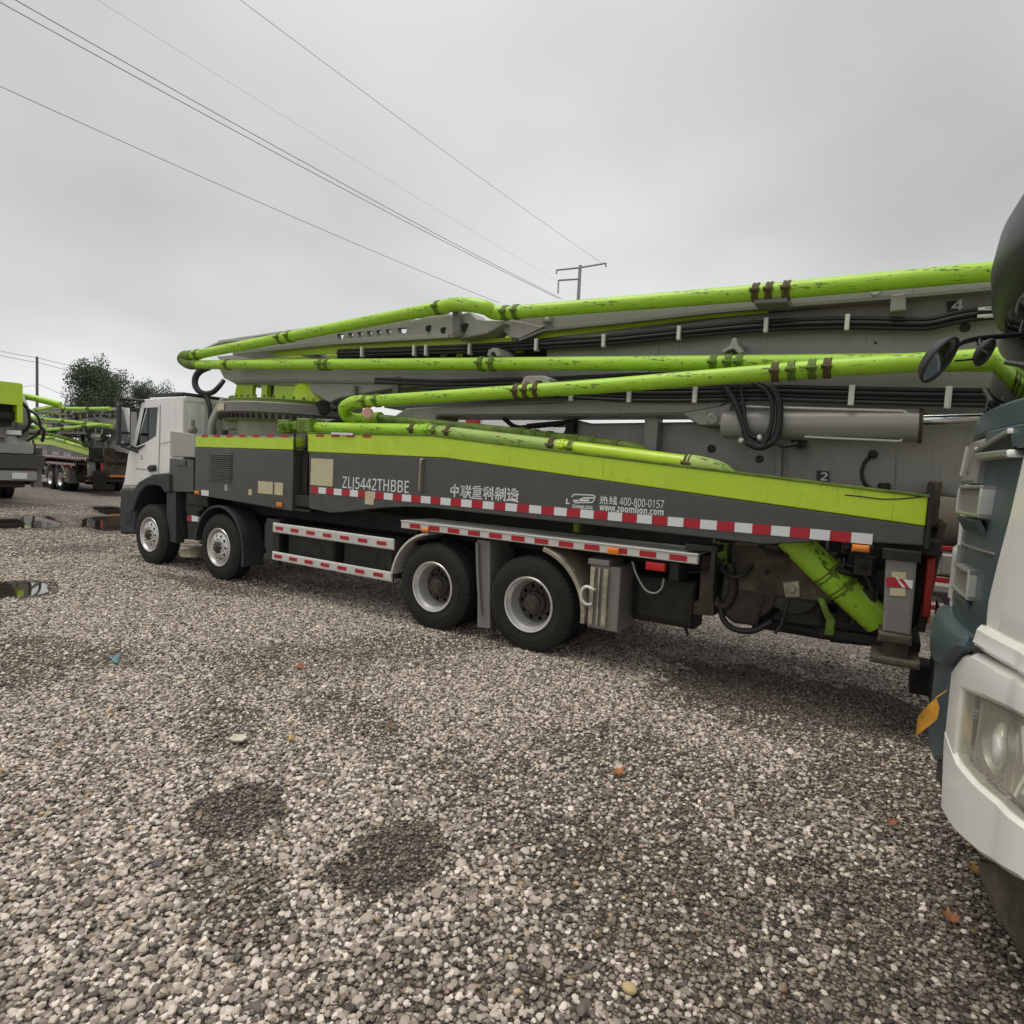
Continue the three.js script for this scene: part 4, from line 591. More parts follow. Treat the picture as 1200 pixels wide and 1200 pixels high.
  for (const [a, b, m] of [[[-1.545,2.849,-0.25], [-1.415,2.854,-0.25], M.oliveDirty], [[-1.335,2.855,-0.25], [-1.21,2.858,-0.25], M.oliveDirty], [[0.905,2.919,-0.23], [0.998,2.921,-0.23], M.rust], [[1.032,2.92,-0.23], [1.122,2.923,-0.23], M.rust], [[1.167,2.926,-0.23], [1.255,2.929,-0.23], M.rust], [[3.679,3.018,-0.2], [3.737,3.02,-0.2], M.rust], [[3.815,3.024,-0.2], [3.87,3.027,-0.2], M.oliveDirty], [[3.981,3.031,-0.2], [4.035,3.033,-0.2], M.oliveDirty], [[4.101,3.036,-0.2], [4.154,3.036,-0.2], M.rust]]) clampsOn(pp3, a, b, [0.5], r, m);
  mesh('pipe_bracket', [plate([[0.966,2.981], [1.017,3.085], [1.084,3.097], [1.284,3.089], [1.341,3.054], [1.357,2.969], [1.292,2.971], [1.244,3.029], [1.178,3.032], [1.148,2.975], [1.092,2.977], [1.055,3.026], [1.013,2.97]], -0.24, -0.6, 0.01)], M.boom, pp3);
  const el = mesh('pipe_elbow', [tube([p3a, ...[[-1.759,2.842,-0.25], [-2.002,2.776,-0.32], [-2.053,2.654,-0.42], [-1.928,2.625,-0.5]], [-1.458,2.643,-0.5]], r * 1.18, 18, 0.35)], M.limePipe, T);
  const p5a = [-1.556,2.631,-0.5], p5b = [0.729,2.458,-0.5], p5c = [2.314,2.301,-0.5];
  const pp5 = mesh('delivery_pipe', [tube([p5a, p5b, p5c, [2.425,2.241,-0.52], [2.452,2.116,-0.55]], r, 16, 0.2)], M.oliveDirty, T);
  for (const [a, b] of [[[0.827,2.447,-0.5], [0.923,2.438,-0.5]], [[1.018,2.428,-0.5], [1.112,2.419,-0.5]], [[1.205,2.409,-0.5], [1.296,2.401,-0.5]], [[1.563,2.374,-0.5], [1.649,2.366,-0.5]], [[1.756,2.354,-0.5], [1.84,2.347,-0.5]], [[2.046,2.327,-0.5], [2.126,2.32,-0.5]]]) clampsOn(pp5, a, b, [0.5], r, M.oliveDirty);
  mesh('tail_signal', [cyl([-1.405,2.687,-0.2], [-1.507,2.699,-0.3], 0.075, 18)], std([0.85, 0.45, 0.38], 0.3), T);
  // lower pipe on top of the side panel
  const z4 = -0.22, p4a = [-2.611,2.487,-0.22], p4b = [-0.377,2.467,-0.22], p4c = [1.538,2.303,-0.2], p4d = [2.988,2.166,-0.14];
  const pp4 = mesh('delivery_pipe', [tube([p4a, p4b], r, 18)], M.limePipe, T);
  mesh('delivery_pipe', [tube([p4b, [0.108,2.428,-0.21], p4c], r * 0.97, 18, 0.3)], M.limePale, pp4); mesh('delivery_pipe', [tube([p4c, p4d], r, 18)], M.lime, pp4);
  mesh('pipe_elbow', [tube([p4d, [3.153,2.147,-0.14], [3.3,2.114,-0.2], [3.412,2,-0.3]], (t) => r * (1.15 - 0.2 * t), 18, 0.4)], M.limePale, pp4);
  for (const [a, b, m] of [[[-0.634,2.469,-0.22], [-0.519,2.468,-0.22], M.rust], [[-0.391,2.467,-0.22], [-0.293,2.461,-0.22], M.limePipe], [[-0.265,2.457,-0.22], [-0.155,2.45,-0.22], M.oliveDirty], [[-0.046,2.442,-0.22], [0.048,2.435,-0.22], M.rust], [[1.42,2.313,-0.2], [1.506,2.306,-0.2], M.rust], [[1.56,2.299,-0.2], [1.634,2.293,-0.2], M.lime], [[1.665,2.29,-0.2], [1.738,2.283,-0.2], M.oliveDirty], [[2.954,2.169,-0.14], [3.029,2.161,-0.14], M.rust]]) clampsOn(pp4, a, b, [0.5], r, m);
  mesh('white_tag', [plate([[-1.852,2.406], [-1.44,2.398], [-1.439,2.37], [-1.85,2.377]], 0.03, 0.02, 0)], M.tapeWhite, pp4);
  mesh('pipe_flange', [plate([[-2.718,2.614], [-2.421,2.607], [-2.413,2.406], [-2.709,2.403]], -0.08, -0.36, 0.02), plate([[-2.989,2.559], [-2.816,2.572], [-2.811,2.446], [-2.985,2.458]], -0.16, -0.3, 0.02)], M.oliveDirty, pp4);
  mesh('flange_stub', [plate([[-3.268,2.597], [-2.991,2.597], [-2.983,2.42], [-3.26,2.404]], -0.16, -0.34, 0.02), cyl([-3.072,2.499,-0.1], [-3.178,2.506,-0.18], 0.05), cyl([-2.935,2.5,-0.1], [-3.039,2.506,-0.18], 0.05)], M.oliveDirty, pp4);
  // --- hydraulic hoses along the sections, with light clips
  const run = (pts, n, r0, gap) => { const o = []; for (let k = 0; k < n; k++) o.push(tube(pts.map((p) => [p[0], p[1] - (k - (n - 1) / 2) * gap, p[2] + (k % 2) * 0.012]), r0, 7, 0.3)); return o; };
  mesh('hose_bundle', run([[-2.61,3.652,-0.72], [-1.168,3.604,-0.72], [0.002,3.561,-0.72], [0.881,3.552,-0.72], [1.769,3.538,-0.72], [2.669,3.561,-0.72], [3.517,3.572,-0.72], [4.189,3.54,-0.72], [4.662,3.489,-0.72], [4.852,3.47,-0.72], [5.03,3.513,-0.72], [5.204,3.533,-0.72], [5.484,3.521,-0.72]], 3, 0.021, 0.04), M.hose, T);
  const clip = (x, y, z) => x; const cl = [];
  for (const p of [[-2.053,3.633,-0.69], [-1.047,3.593,-0.69], [-0.833,3.584,-0.69], [-0.099,3.556,-0.69], [0.899,3.543,-0.69], [1.782,3.531,-0.69], [2.642,3.552,-0.69], [3.507,3.566,-0.69], [4.212,3.531,-0.69]]) cl.push(box(p[0] - 0.02, p[0] + 0.02, p[1] - 0.075, p[1] + 0.07, p[2] - 0.03, p[2] + 0.035, 0.006));
  for (const p of [[5.245,3.533,-0.68], [5.291,3.529,-0.68]]) cl.push(box(p[0] - 0.07, p[0] + 0.05, p[1] + 0.01, p[1] + 0.035, p[2] - 0.01, p[2] + 0.02, 0.004), box(p[0] - 0.07, p[0] + 0.05, p[1] - 0.05, p[1] - 0.025, p[2] - 0.01, p[2] + 0.02, 0.004));
  for (const c of cl) mesh('hose_clip', [c], M.alu, T);
  mesh('hose_bundle', run([[-0.64,2.972,-0.5], [1.17,2.959,-0.5], [2.206,2.886,-0.5], [2.913,2.871,-0.5], [3.527,2.881,-0.5], [4.324,2.835,-0.5], [5.014,2.802,-0.5], [5.514,2.786,-0.5]], 4, 0.021, 0.04), M.hose, T);
  for (const p of [[2.217,2.891,-0.47], [2.921,2.875,-0.47], [1.521,2.917,-0.47], [4.312,2.832,-0.47], [5.019,2.799,-0.47]]) mesh('hose_clip', [box(p[0] - 0.024, p[0] + 0.024, p[1] - 0.09, p[1] + 0.09, p[2] - 0.03, p[2] + 0.03, 0.006)], M.alu, T);
  mesh('hose_bundle', run([[-1.633,3.182,-0.55], [-0.4,3.106,-0.55], [1.135,3.086,-0.55], [2.385,3.088,-0.55], [3.266,3.054,-0.55]], 2, 0.022, 0.05), M.hose, T);
  const lp = mesh('hanging_hose', [tube([[3.205,2.945,-0.42], [3.329,2.793,-0.42], [3.426,2.546,-0.42], [3.466,2.424,-0.42], [3.579,2.369,-0.42]], 0.032, 8, 0.3), tube([[3.37,2.937,-0.4], [3.417,2.724,-0.4], [3.436,2.569,-0.4], [3.5,2.447,-0.4], [3.601,2.433,-0.4]], 0.018, 8, 0.3), tube([[3.481,2.955,-0.38], [3.624,2.879,-0.38], [3.679,2.743,-0.38], [3.679,2.544,-0.38], [3.631,2.383,-0.38]], 0.022, 8, 0.3), tube([[3.524,2.956,-0.4], [3.679,2.896,-0.4], [3.735,2.752,-0.4], [3.743,2.546,-0.4], [3.722,2.418,-0.4], [3.585,2.335,-0.4], [3.464,2.398,-0.4]], 0.034, 8, 0.3), tube([[3.651,2.465,-0.4], [3.772,2.356,-0.4], [3.915,2.39,-0.4]], 0.02, 8, 0.2)], M.hose, T);
  mesh('hose_fitting', [cyl([3.388,2.422,-0.42], [3.429,2.398,-0.42], 0.03), cyl([3.563,2.432,-0.4], [3.6,2.449,-0.4], 0.03)], M.alu, lp);
}
const pump = buildPump(); buildCab(pump); buildRear(pump); buildTurret(pump); buildBoom(pump);

// two more of the same kind parked farther back on the left
const pump2 = pump.clone(); pump2.name = numbered('pump_truck'); scene.add(pump2); tag(pump2, 'distant pump truck whose green topped flank and rear wheels show left of the white cab', 'concrete pump truck');
pump2.position.set(-29.77, 0, -7.29); pump2.rotation.y = -5 * Math.PI / 180;
const pump3 = pump.clone(); pump3.name = numbered('pump_truck'); scene.add(pump3); tag(pump3, 'pump truck cut by the left photo edge, with bright green boom head', 'concrete pump truck');
pump3.position.set(-25.4, 0, -1.4); pump3.rotation.y = -5 * Math.PI / 180;
for (const o of [...pump3.children]) if (/boom|pipe|hose|cylinder|rail|strut|turret|hinge|swivel|rung|signal|bright|flag|bracket/.test(o.name)) pump3.remove(o);
{ // the raised head of its folded boom: a bright green box end with two cheeks over a dark mouth
  const B = (...a) => box(...a);
  mesh('boom_head', [B(4.6, 6.0, 3.3, 4.0, -0.5, -1.7, 0.05), B(5.3, 6.0, 2.75, 3.32, -0.5, -0.66, 0.03), B(5.3, 6.0, 2.75, 3.32, -1.54, -1.7, 0.03), B(5.9, 6.02, 3.75, 3.85, -1.0, -1.15, 0.02)], M.lime, pump3);
  mesh('boom_mouth', [B(3.0, 5.6, 2.6, 3.3, -0.68, -1.5, 0.03), cyl([5.65, 2.95, -0.6], [5.65, 2.95, -1.6], 0.16)], M.frame, pump3);
  mesh('boom_section', [plate([[3.6, 1.9], [4.4, 1.9], [5.0, 2.7], [4.9, 3.3], [4.3, 3.8], [3.8, 3.3]], -1.8, -2.15, 0.03), B(-2, 5.2, 2.25, 2.6, -0.5, -1.5, 0.03)], M.boom, pump3);
  mesh('hanging_hose', [tube([[5.0, 3.6, -1.75], [5.3, 3.3, -2.0], [5.2, 2.7, -2.1], [5.0, 2.3, -1.8]], 0.05, 8), tube([[5.0, 3.4, -1.9], [5.35, 3.0, -2.3], [5.1, 2.5, -2.4], [4.9, 2.1, -2.0]], 0.04, 8), tube([[4.8, 3.0, -2.1], [5.2, 2.6, -2.5], [4.9, 2.2, -2.5]], 0.05, 8)], M.hose, pump3);
  mesh('hopper_lid', [plate([[4.4, 1.9], [5.15, 1.75], [5.2, 2.05], [4.7, 2.3]], -0.2, -2.2, 0.06)], M.greyBox, pump3);
  mesh('delivery_pipe', [tube([[3.2, 3.75, -1.9], [4.4, 3.7, -2.3], [5.0, 3.5, -3.0]], 0.11, 12), tube([[1.0, 2.8, -2.2], [5.2, 2.65, -2.3]], 0.08, 10)], M.limePipe, pump3);
  mesh('work_lamp', [cyl([5.4, 2.35, -1.6], [5.4, 2.5, -1.6], 0.2)], M.tapeWhite, pump3);
  mesh('tail_board', [plate([[4.7, 1.3], [5.2, 1.25], [5.25, 1.7], [4.8, 1.8]], -0.05, -2.5, 0.04)], M.panel, pump3);
  mesh('rear_bumper', [plate([[4.8, 0.85], [5.15, 0.85], [5.2, 1.15], [4.9, 1.22]], -0.1, -2.3, 0.08)], M.greyBox, pump3);
  mesh('number_plate', [B(5.19, 5.21, 0.9, 1.1, -1.6, -2.0, 0.004)], M.tapeWhite, pump3);
}

// ---------- the white truck cut by the right edge: its bowed front, seen almost edge-on ----------
{
  const T = thing('white_truck', 'white truck with blue-grey grille and round front mirrors, cut by the right photo edge', 'truck', [5.037,0,1.968], 0.07);
  const plan = (s) => { s = Math.abs(s); const k = Math.min(1, Math.max(0, (s - 0.8) / 0.45)); return -0.1 * Math.min(s, 0.8) ** 2 / 0.64 - 0.42 * (1 - Math.sqrt(Math.max(0, 1 - k * k))); };
  const U = (s, y) => plan(s) - Math.max(0, y - 2.0) * 0.10 + 0.04 / (1 + Math.exp((y - 1.33) / 0.03));
  // a panel that follows the bowed front: outline in (across, height), off = proud of the surface, soft edges
  function wrap(poly, off, thick, bev = 0.012, offFn = null) {
    const xs = poly.map((p) => p[0]), s0 = Math.min(...xs), s1 = Math.max(...xs), n = Math.max(4, Math.ceil((s1 - s0) / 0.035)), rows = 7;
    const S = []; for (let i = 0; i <= n; i++) S.push(s0 + (s1 - s0) * i / n); for (const x of xs) S.push(x); S.push(s0 + bev, s1 - bev); S.sort((a, b) => a - b);
    const cols = []; for (let s of S) { if (cols.length && s - cols[cols.length - 1].s < 0.003) continue; const t = Math.min(s1 - 1e-4, Math.max(s0 + 1e-4, s)); let lo = 9, hi = -9; for (let i = 0; i < poly.length; i++) { const a = poly[i], b = poly[(i + 1) % poly.length]; if ((a[0] - t) * (b[0] - t) <= 0 && a[0] !== b[0]) { const y = a[1] + (b[1] - a[1]) * (t - a[0]) / (b[0] - a[0]); lo = Math.min(lo, y); hi = Math.max(hi, y); } } if (hi > lo) cols.push({ s, lo, hi }); }
    const pos = [], uv = [], idx = [], m = cols.length, vv = [0, bev, 0.2, 0.4, 0.6, 0.8, -bev, 1], R = vv.length;
    const add = (s, y, o) => { pos.push(-(U(s, y) + o), y, s); uv.push(s, y); };
    for (const back of [0, 1]) cols.forEach((c, i) => vv.forEach((v, j) => {
      const hgt = c.hi - c.lo, b = Math.min(bev, hgt * 0.3), y = j === 1 ? c.lo + b : j === R - 2 ? c.hi - b : c.lo + hgt * v, edge = j === 0 || j === R - 1 || i === 0 || i === m - 1;
      add(c.s, y, off + (offFn ? offFn(c.s, y) : 0) - (back ? thick : edge ? bev : 0));
    }));
    const A = (b, i, j) => b * m * R + i * R + j;
    for (let i = 0; i < m - 1; i++) for (let j = 0; j < R - 1; j++) { idx.push(A(0, i, j), A(0, i + 1, j), A(0, i, j + 1), A(0, i, j + 1), A(0, i + 1, j), A(0, i + 1, j + 1)); idx.push(A(1, i, j), A(1, i, j + 1), A(1, i + 1, j), A(1, i, j + 1), A(1, i + 1, j + 1), A(1, i + 1, j)); }
    for (let i = 0; i < m - 1; i++) for (const j of [0, R - 1]) { const f = [A(0, i, j), A(1, i, j), A(0, i + 1, j), A(0, i + 1, j), A(1, i, j), A(1, i + 1, j)]; idx.push(...(j ? f.reverse() : f)); }
    for (let j = 0; j < R - 1; j++) for (const i of [0, m - 1]) { const f = [A(0, i, j), A(0, i, j + 1), A(1, i, j), A(1, i, j), A(0, i, j + 1), A(1, i, j + 1)]; idx.push(...(i ? f.reverse() : f)); }
    const g = new THREE.BufferGeometry(); g.setAttribute('position', new THREE.Float32BufferAttribute(pos, 3)); g.setAttribute('uv', new THREE.Float32BufferAttribute(uv, 2)); g.setIndex(idx); g.computeVertexNormals();
    return toCreasedNormals(clean(g), 0.7);
  }
  const rect = (a, b, c, d) => [[a, c], [b, c], [b, d], [a, d]];
  const teal = new THREE.MeshPhysicalMaterial({ color: L(0.055, 0.082, 0.092), roughness: 0.5, metalness: 0.1, clearcoat: 0.35, clearcoatRoughness: 0.2 });
  const cream = new THREE.MeshPhysicalMaterial({ color: L(0.80, 0.79, 0.73), roughness: 0.35, clearcoat: 0.6, clearcoatRoughness: 0.12, roughnessMap: roughTex });
  // lower body: white bumper corner round the headlamp
  const lampO = [[0.38,1.078], [0.669,1.143], [0.896,1.18]], lampI = [[0.941,0.936], [0.795,0.874], [0.641,0.829], [0.437,0.774], [0.395,0.795]];
  const low = [[0.125,0.525], [0.257,0.476], [0.455,0.48], [0.707,0.528], [0.987,0.614]];
  const lx = (p) => p[0];
  const bump = mesh('bumper', [
    wrap([[0.17, 0.86], ...low.slice(1), [1.245, 0.62], [1.245, 0.84], [0.95, 0.82], [0.6, 0.79], [0.4, 0.79]], 0.015, 0.06, 0.018),
    wrap([[0.17, 0.8], [0.345, 0.78], [0.35, 1.12], [0.335, 1.27], [0.17, 1.14]], 0.012, 0.06, 0.016),
    wrap([[0.33, 1.1], [0.6, 1.15], [1.02, 1.2], [1.245, 1.2], [1.245, 1.32], [0.8, 1.32], [0.42, 1.3], [0.33, 1.26]], 0.014, 0.08, 0.02),
    wrap([[1.03, 0.8], [1.245, 0.82], [1.245, 1.24], [1.03, 1.22]], 0.01, 0.06, 0.016)], cream, T);
  mesh('bumper', [wrap([[-1.245, 0.6], [-0.62, 0.5], [-0.3, 0.5], [-0.3, 1.3], [-1.245, 1.32]], 0.0, 0.06)], cream, T);
  // headlamp: housing, reflector bowl, projector lens, clear cover
  const hl = mesh('headlamp', [wrap([[0.345, 0.8], [0.6, 0.79], [1.04, 0.83], [1.04, 1.21], [0.6, 1.16], [0.345, 1.12]], -0.08, 0.02)], std([0.8, 0.79, 0.74], 0.35), T);
  const at = (s, y, o) => [-(U(s, y) + o), y, s];
  const nrm = (s) => { const d = (U(s + 0.01, 1) - U(s - 0.01, 1)) / 0.02; return new THREE.Vector3(-1, 0, -d * -1).normalize(); };
  const bowl = (s, y, r, d, mat, name, o) => { const g = lathe([[0, -d], [r * 0.4, -d * 0.95], [r * 0.75, -d * 0.6], [r * 0.95, -d * 0.15], [r, 0], [r * 1.08, 0], [r * 1.08, -d]].reverse(), 36); g.applyQuaternion(new THREE.Quaternion().setFromUnitVectors(new THREE.Vector3(0, 1, 0), new THREE.Vector3(-0.97, 0, 0.25).normalize())); const p = at(s, y, o); g.translate(...p); return mesh(name, [g], mat, hl); };
  bowl(0.66, 0.985, 0.12, 0.06, M.steel, 'reflector', -0.025); mesh('reflector_band', [wrap([[0.74, 0.84], [0.84, 0.85], [0.9, 1.0], [0.84, 1.14], [0.75, 1.13], [0.81, 1.0]], -0.02, 0.05, 0.01)], M.chrome, hl); mesh('lamp_divider', [wrap([[0.45, 0.82], [0.47, 0.82], [0.49, 1.1], [0.47, 1.1]], -0.03, 0.06, 0.004)], M.alu, hl);
  { const g = new THREE.SphereGeometry(0.1, 28, 18); g.scale(0.4, 1, 1); g.rotateY(-0.25); const p = at(0.66, 0.985, -0.045); g.translate(...p); mesh('projector_lens', [g], new THREE.MeshPhysicalMaterial({ color: L(0.75, 0.75, 0.70), roughness: 0.08, metalness: 0.2, clearcoat: 1, clearcoatRoughness: 0.02 }), hl); }
  mesh('lamp_trim', [wrap([[0.36, 0.82], [0.56, 0.81], [0.6, 0.98], [0.56, 1.13], [0.36, 1.1]], -0.06, 0.05), wrap([[0.36, 0.81], [1.03, 0.85], [1.03, 0.88], [0.36, 0.85]], -0.03, 0.08), wrap([[0.56, 1.06], [1.03, 1.14], [1.03, 1.18], [0.56, 1.12]], -0.03, 0.08)], M.steel, hl);
  mesh('lamp_cover', [wrap([[0.352, 0.805], [0.6, 0.797], [1.035, 0.838], [1.035, 1.2], [0.6, 1.15], [0.352, 1.11]], 0.002, 0.006, 0.002)], M.cloudy, hl);
  // dark curved valance standing in for the front tyre
  mesh('valance_as_tyre', [wrap([...[[0.512,0.422], [0.549,0.342], [0.611,0.282], [0.693,0.231], [0.843,0.219]], [1.24, 0.2], [1.24, 0.7], [0.9, 0.7]], -0.05, 0.16, 0.05, (s, y) => -0.15 * Math.max(0, 0.5 - y) ** 2 / 0.3)], M.mud, T);
  mesh('centre_bumper', [wrap([[-0.6, 0.62], [0.0, 0.62], [0.165, 0.7], [0.165, 1.32], [-0.6, 1.32]], 0.02, 0.08, 0.015)], teal, T);
  mesh('centre_bumper', [wrap([[-0.5, 1.12], [0.0, 1.12], [0.17, 1.16], [0.38, 1.31], [0.38, 1.36], [-0.5, 1.36]], 0.055, 0.06, 0.02)], teal, T);
  mesh('bumper_step', [wrap([[0.0, 0.52], [0.17, 0.55], [0.17, 0.9], [0.0, 0.9]], 0.0, 0.05, 0.01)], M.plastic, T);
  // grille and its proud, bright-edged scoops
  const gr = mesh('grille', [wrap([[-0.43, 1.33], [0.55, 1.33], [0.55, 1.7], [0.6, 2.05], [0.65, 2.3], [-0.42, 2.3], [-0.40, 2.05]], -0.006, 0.06, 0.012)], teal, T);
  mesh('grille_seam', [wrap([[-0.4, 1.735], [0.405, 1.745], [0.405, 1.753], [-0.4, 1.743]], 0.004, 0.01, 0.002)], M.steel, gr);
  function scoop(sa, sb, y0, y1, proud, drop) {
    const f = mesh('grille_scoop', [wrap([[sa, y1 - 0.018], [sb, y1 - 0.018], [sb, y1], [sa, y1]], proud, proud + 0.02, 0.006), wrap([[sa, y0], [sb, y0], [sb, y0 + 0.018], [sa, y0 + 0.018]], proud, proud + 0.02, 0.006), wrap([[sb - 0.02, y0], [sb, y0], [sb, y1], [sb - 0.02, y1]], proud, proud + 0.03, 0.006), wrap([[sa, y0], [sa + 0.02, y0], [sa + 0.02, y1], [sa, y1]], proud, proud + 0.03, 0.006)], M.steel, gr);
    mesh('scoop_mesh', [wrap([[sa + 0.02, y0 + 0.018], [sb - 0.02, y0 + 0.018], [sb - 0.02, y1 - 0.018], [sa + 0.02, y1 - 0.018]], proud - 0.02, 0.02, 0.003)], M.boomDark, f);
    mesh('scoop_ledge', [wrap([[sa, y0 - 0.09], [sb - 0.04, y0 - 0.09], [sb - 0.04, y0 - 0.01], [sa, y0 - 0.01]], 0.0, 0.02, 0.01, (s, y) => proud * 0.9 * (y - (y0 - 0.09)) / 0.08)], teal, gr);
  }
  scoop(-0.22, 0.31, 1.90, 2.05, 0.045); scoop(-0.2, 0.2, 1.5, 1.64, 0.03);
  mesh('chrome_edge', [wrap([[-0.5, 1.4], [-0.42, 1.4], [-0.42, 1.72], [-0.5, 1.72]], 0.03, 0.06, 0.02)], M.steel, gr);
  const bd = mesh('badge_panel', [wrap([[-0.4, 2.06], [0.1, 2.06], [0.1, 2.28], [-0.4, 2.28]], 0.035, 0.05, 0.015)], M.boomDark, gr);
  mesh('badge', [wrap([[-0.12, 2.12], [-0.04, 2.12], [0.05, 2.24], [-0.02, 2.24]], 0.045, 0.02, 0.004), wrap([[-0.3, 2.1], [-0.24, 2.1], [-0.24, 2.26], [-0.3, 2.26]], 0.05, 0.03, 0.004)], M.steel, bd);
  // cowl with the bright grab handle
  const cw = mesh('cowl', [wrap([[-1.24, 2.3], [1.24, 2.3], [1.24, 2.4], [0.8, 2.43], [-1.24, 2.43]], 0.02, 0.06, 0.015), wrap([[0.15, 2.2], [1.24, 2.22], [1.24, 2.31], [0.13, 2.31]], 0.03, 0.06, 0.01)], teal, T);
  mesh('grab_handle', [wrap([[0.051,2.206], [0.163,2.168], [0.537,2.169], [0.521,2.202]], 0.05, 0.06, 0.008), wrap([[0.043,2.215], [0.172,2.244], [0.476,2.295], [0.486,2.272], [0.247,2.228]], 0.05, 0.06, 0.005)], M.steel, cw);
  mesh('handle_recess', [wrap([[0.124,2.215], [0.271,2.227], [0.49,2.265], [0.521,2.202]], 0.034, 0.01, 0.004)], M.black, cw);
  // white corner panel
  const cp = mesh('corner_panel', [wrap([[0.46, 1.36], [1.245, 1.36], [1.245, 2.24], ...[[0.572,2.259], [0.573,2.126], [0.553,1.934], [0.483,1.724], [0.418,1.51]]], 0.008, 0.07, 0.014)], cream, T);
  mesh('panel_lip', [wrap([[0.42, 1.335], [1.245, 1.335], [1.245, 1.43], [0.42, 1.43]], 0.04, 0.09, 0.02)], cream, cp);
  mesh('corner_panel', [wrap([[-1.245, 1.36], [-0.435, 1.36], [-0.43, 2.29], [-1.245, 2.29]], 0.012, 0.07, 0.014)], cream, T);
  // windscreen, pillars, cab shell
  mesh('windscreen', [wrap([[-1.1, 2.42], [1.1, 2.42], [1.05, 3.4], [-1.05, 3.4]], 0.0, 0.006, 0.002)], M.glass, T);
  mesh('wiper', [tube([at(0.9, 2.45, 0.03), at(0.2, 2.62, 0.03)], 0.012, 6), tube([at(0.1, 2.45, 0.03), at(-0.6, 2.62, 0.03)], 0.012, 6)], M.black, T);
  mesh('cab', [wrap([[1.08, 2.4], [1.245, 2.4], [1.21, 3.45], [1.03, 3.45]], 0.0, 0.06), wrap([[-1.245, 2.4], [-1.08, 2.4], [-1.03, 3.45], [-1.21, 3.45]], 0.0, 0.06),
    box(0.4, 2.3, 1.1, 2.45, 1.25, 1.2, 0.02), box(0.4, 2.3, 1.1, 3.5, -1.2, -1.25, 0.02), box(1.5, 2.3, 2.4, 3.5, 1.25, 1.2, 0.02), box(0.55, 2.3, 3.1, 3.5, 1.25, 1.2, 0.02), box(2.25, 2.3, 1.1, 3.5, 1.24, -1.24, 0.02), box(0.35, 2.3, 1.1, 1.2, 1.2, -1.2, 0.02)], cream, T);
  mesh('cab_roof', [plate([[0.24, 3.4], [0.2, 3.6], [0.4, 3.8], [1.0, 4.0], [2.3, 4.1], [2.3, 3.45], [0.5, 3.42]], -1.22, 1.22, 0.06)], cream, T);
  mesh('side_window', [box(0.6, 1.45, 2.45, 3.1, 1.23, 1.225, 0)], M.glass, T);
  mesh('dashboard', [box(0.25, 0.7, 2.2, 2.42, -1.1, 1.1, 0.04), box(1.2, 1.7, 1.3, 2.0, 0.4, 1.0, 0.06), box(1.6, 1.8, 1.9, 2.8, 0.42, 0.98, 0.06)], M.plastic, T);
  // dark sun visor, rounded, beaded where holes would show, standing off the roof edge
  const vp = []; for (let k = 0; k < 28; k++) { const a = k / 28 * 6.2832, c = Math.cos(a), s = Math.sin(a); vp.push([1.12 * Math.sign(c) * Math.abs(c) ** 0.45, 3.3 + 0.36 * Math.sign(s) * Math.abs(s) ** 0.6]); }
  const vz = mesh('sun_visor', [wrap(vp, 0.11, 0.03, 0.02, (s, y) => -0.14 * ((y - 3.28) / 0.36) ** 2)], new THREE.MeshPhysicalMaterial({ color: L(0.012, 0.012, 0.014), roughness: 0.5, clearcoat: 0.2, clearcoatRoughness: 0.3 }), T);
  mesh('visor_hole_glint', [[0.55, 3.34], [0.62, 3.36], [0.5, 3.27], [0.46, 3.22], [0.7, 3.38]].map(([s, y]) => { const g = new THREE.SphereGeometry(0.022, 12, 8); const p = at(s, y, 0.11 - 0.14 * ((y - 3.28) / 0.36) ** 2); g.translate(...p); return g; }), M.chrome, vz);  // chrome beads in place of bright sky seen through visor perforations
  mesh('visor_bracket', [tube([at(0.8, 3.4, 0.1), at(0.8, 3.42, 0)], 0.015, 6), tube([at(-0.8, 3.4, 0.1), at(-0.8, 3.42, 0)], 0.015, 6)], M.black, T);
  // chassis, wheels and a plain grey body behind the cab, outside the frame
  mesh('chassis', [box(0.5, 7.5, 0.75, 1.05, 0.4, 0.5, 0.01), box(0.5, 7.5, 0.75, 1.05, -0.5, -0.4, 0.01), box(0.3, 2.4, 0.9, 1.1, -0.8, 0.8, 0.01)], M.frame, T);
  for (const x of [1.4, 5.2, 6.55]) { wheelParts(x < 2, T, x, 1.25, false); wheelParts(x < 2, T, x, -1.25, true); }
  mesh('body', [box(2.7, 7.6, 1.15, 2.6, -1.2, 1.2, 0.04)], M.greyBox, T);
  // round front mirrors on a bent arm
  const toLocal = (p) => { const v = V(p).sub(T.position); v.applyAxisAngle(new THREE.Vector3(0, 1, 0), -0.07); return v; };
  const dir = (d) => V(d).applyAxisAngle(new THREE.Vector3(0, 1, 0), -0.07);
  const arm = mesh('mirror_arm', [tube([[4.853,2.589,2.733], [4.88,2.615,2.714], [4.931,2.644,2.622], [5.105,2.703,2.366]].map((p) => toLocal(p).toArray()), 0.011, 10, 0.04), tube([[4.942,2.645,2.614], [4.949,2.602,2.637]].map((p) => toLocal(p).toArray()), 0.01, 8), tube([[4.864,2.54,2.719], [4.932,2.555,2.651]].map((p) => toLocal(p).toArray()), 0.004, 6)], M.black, T);
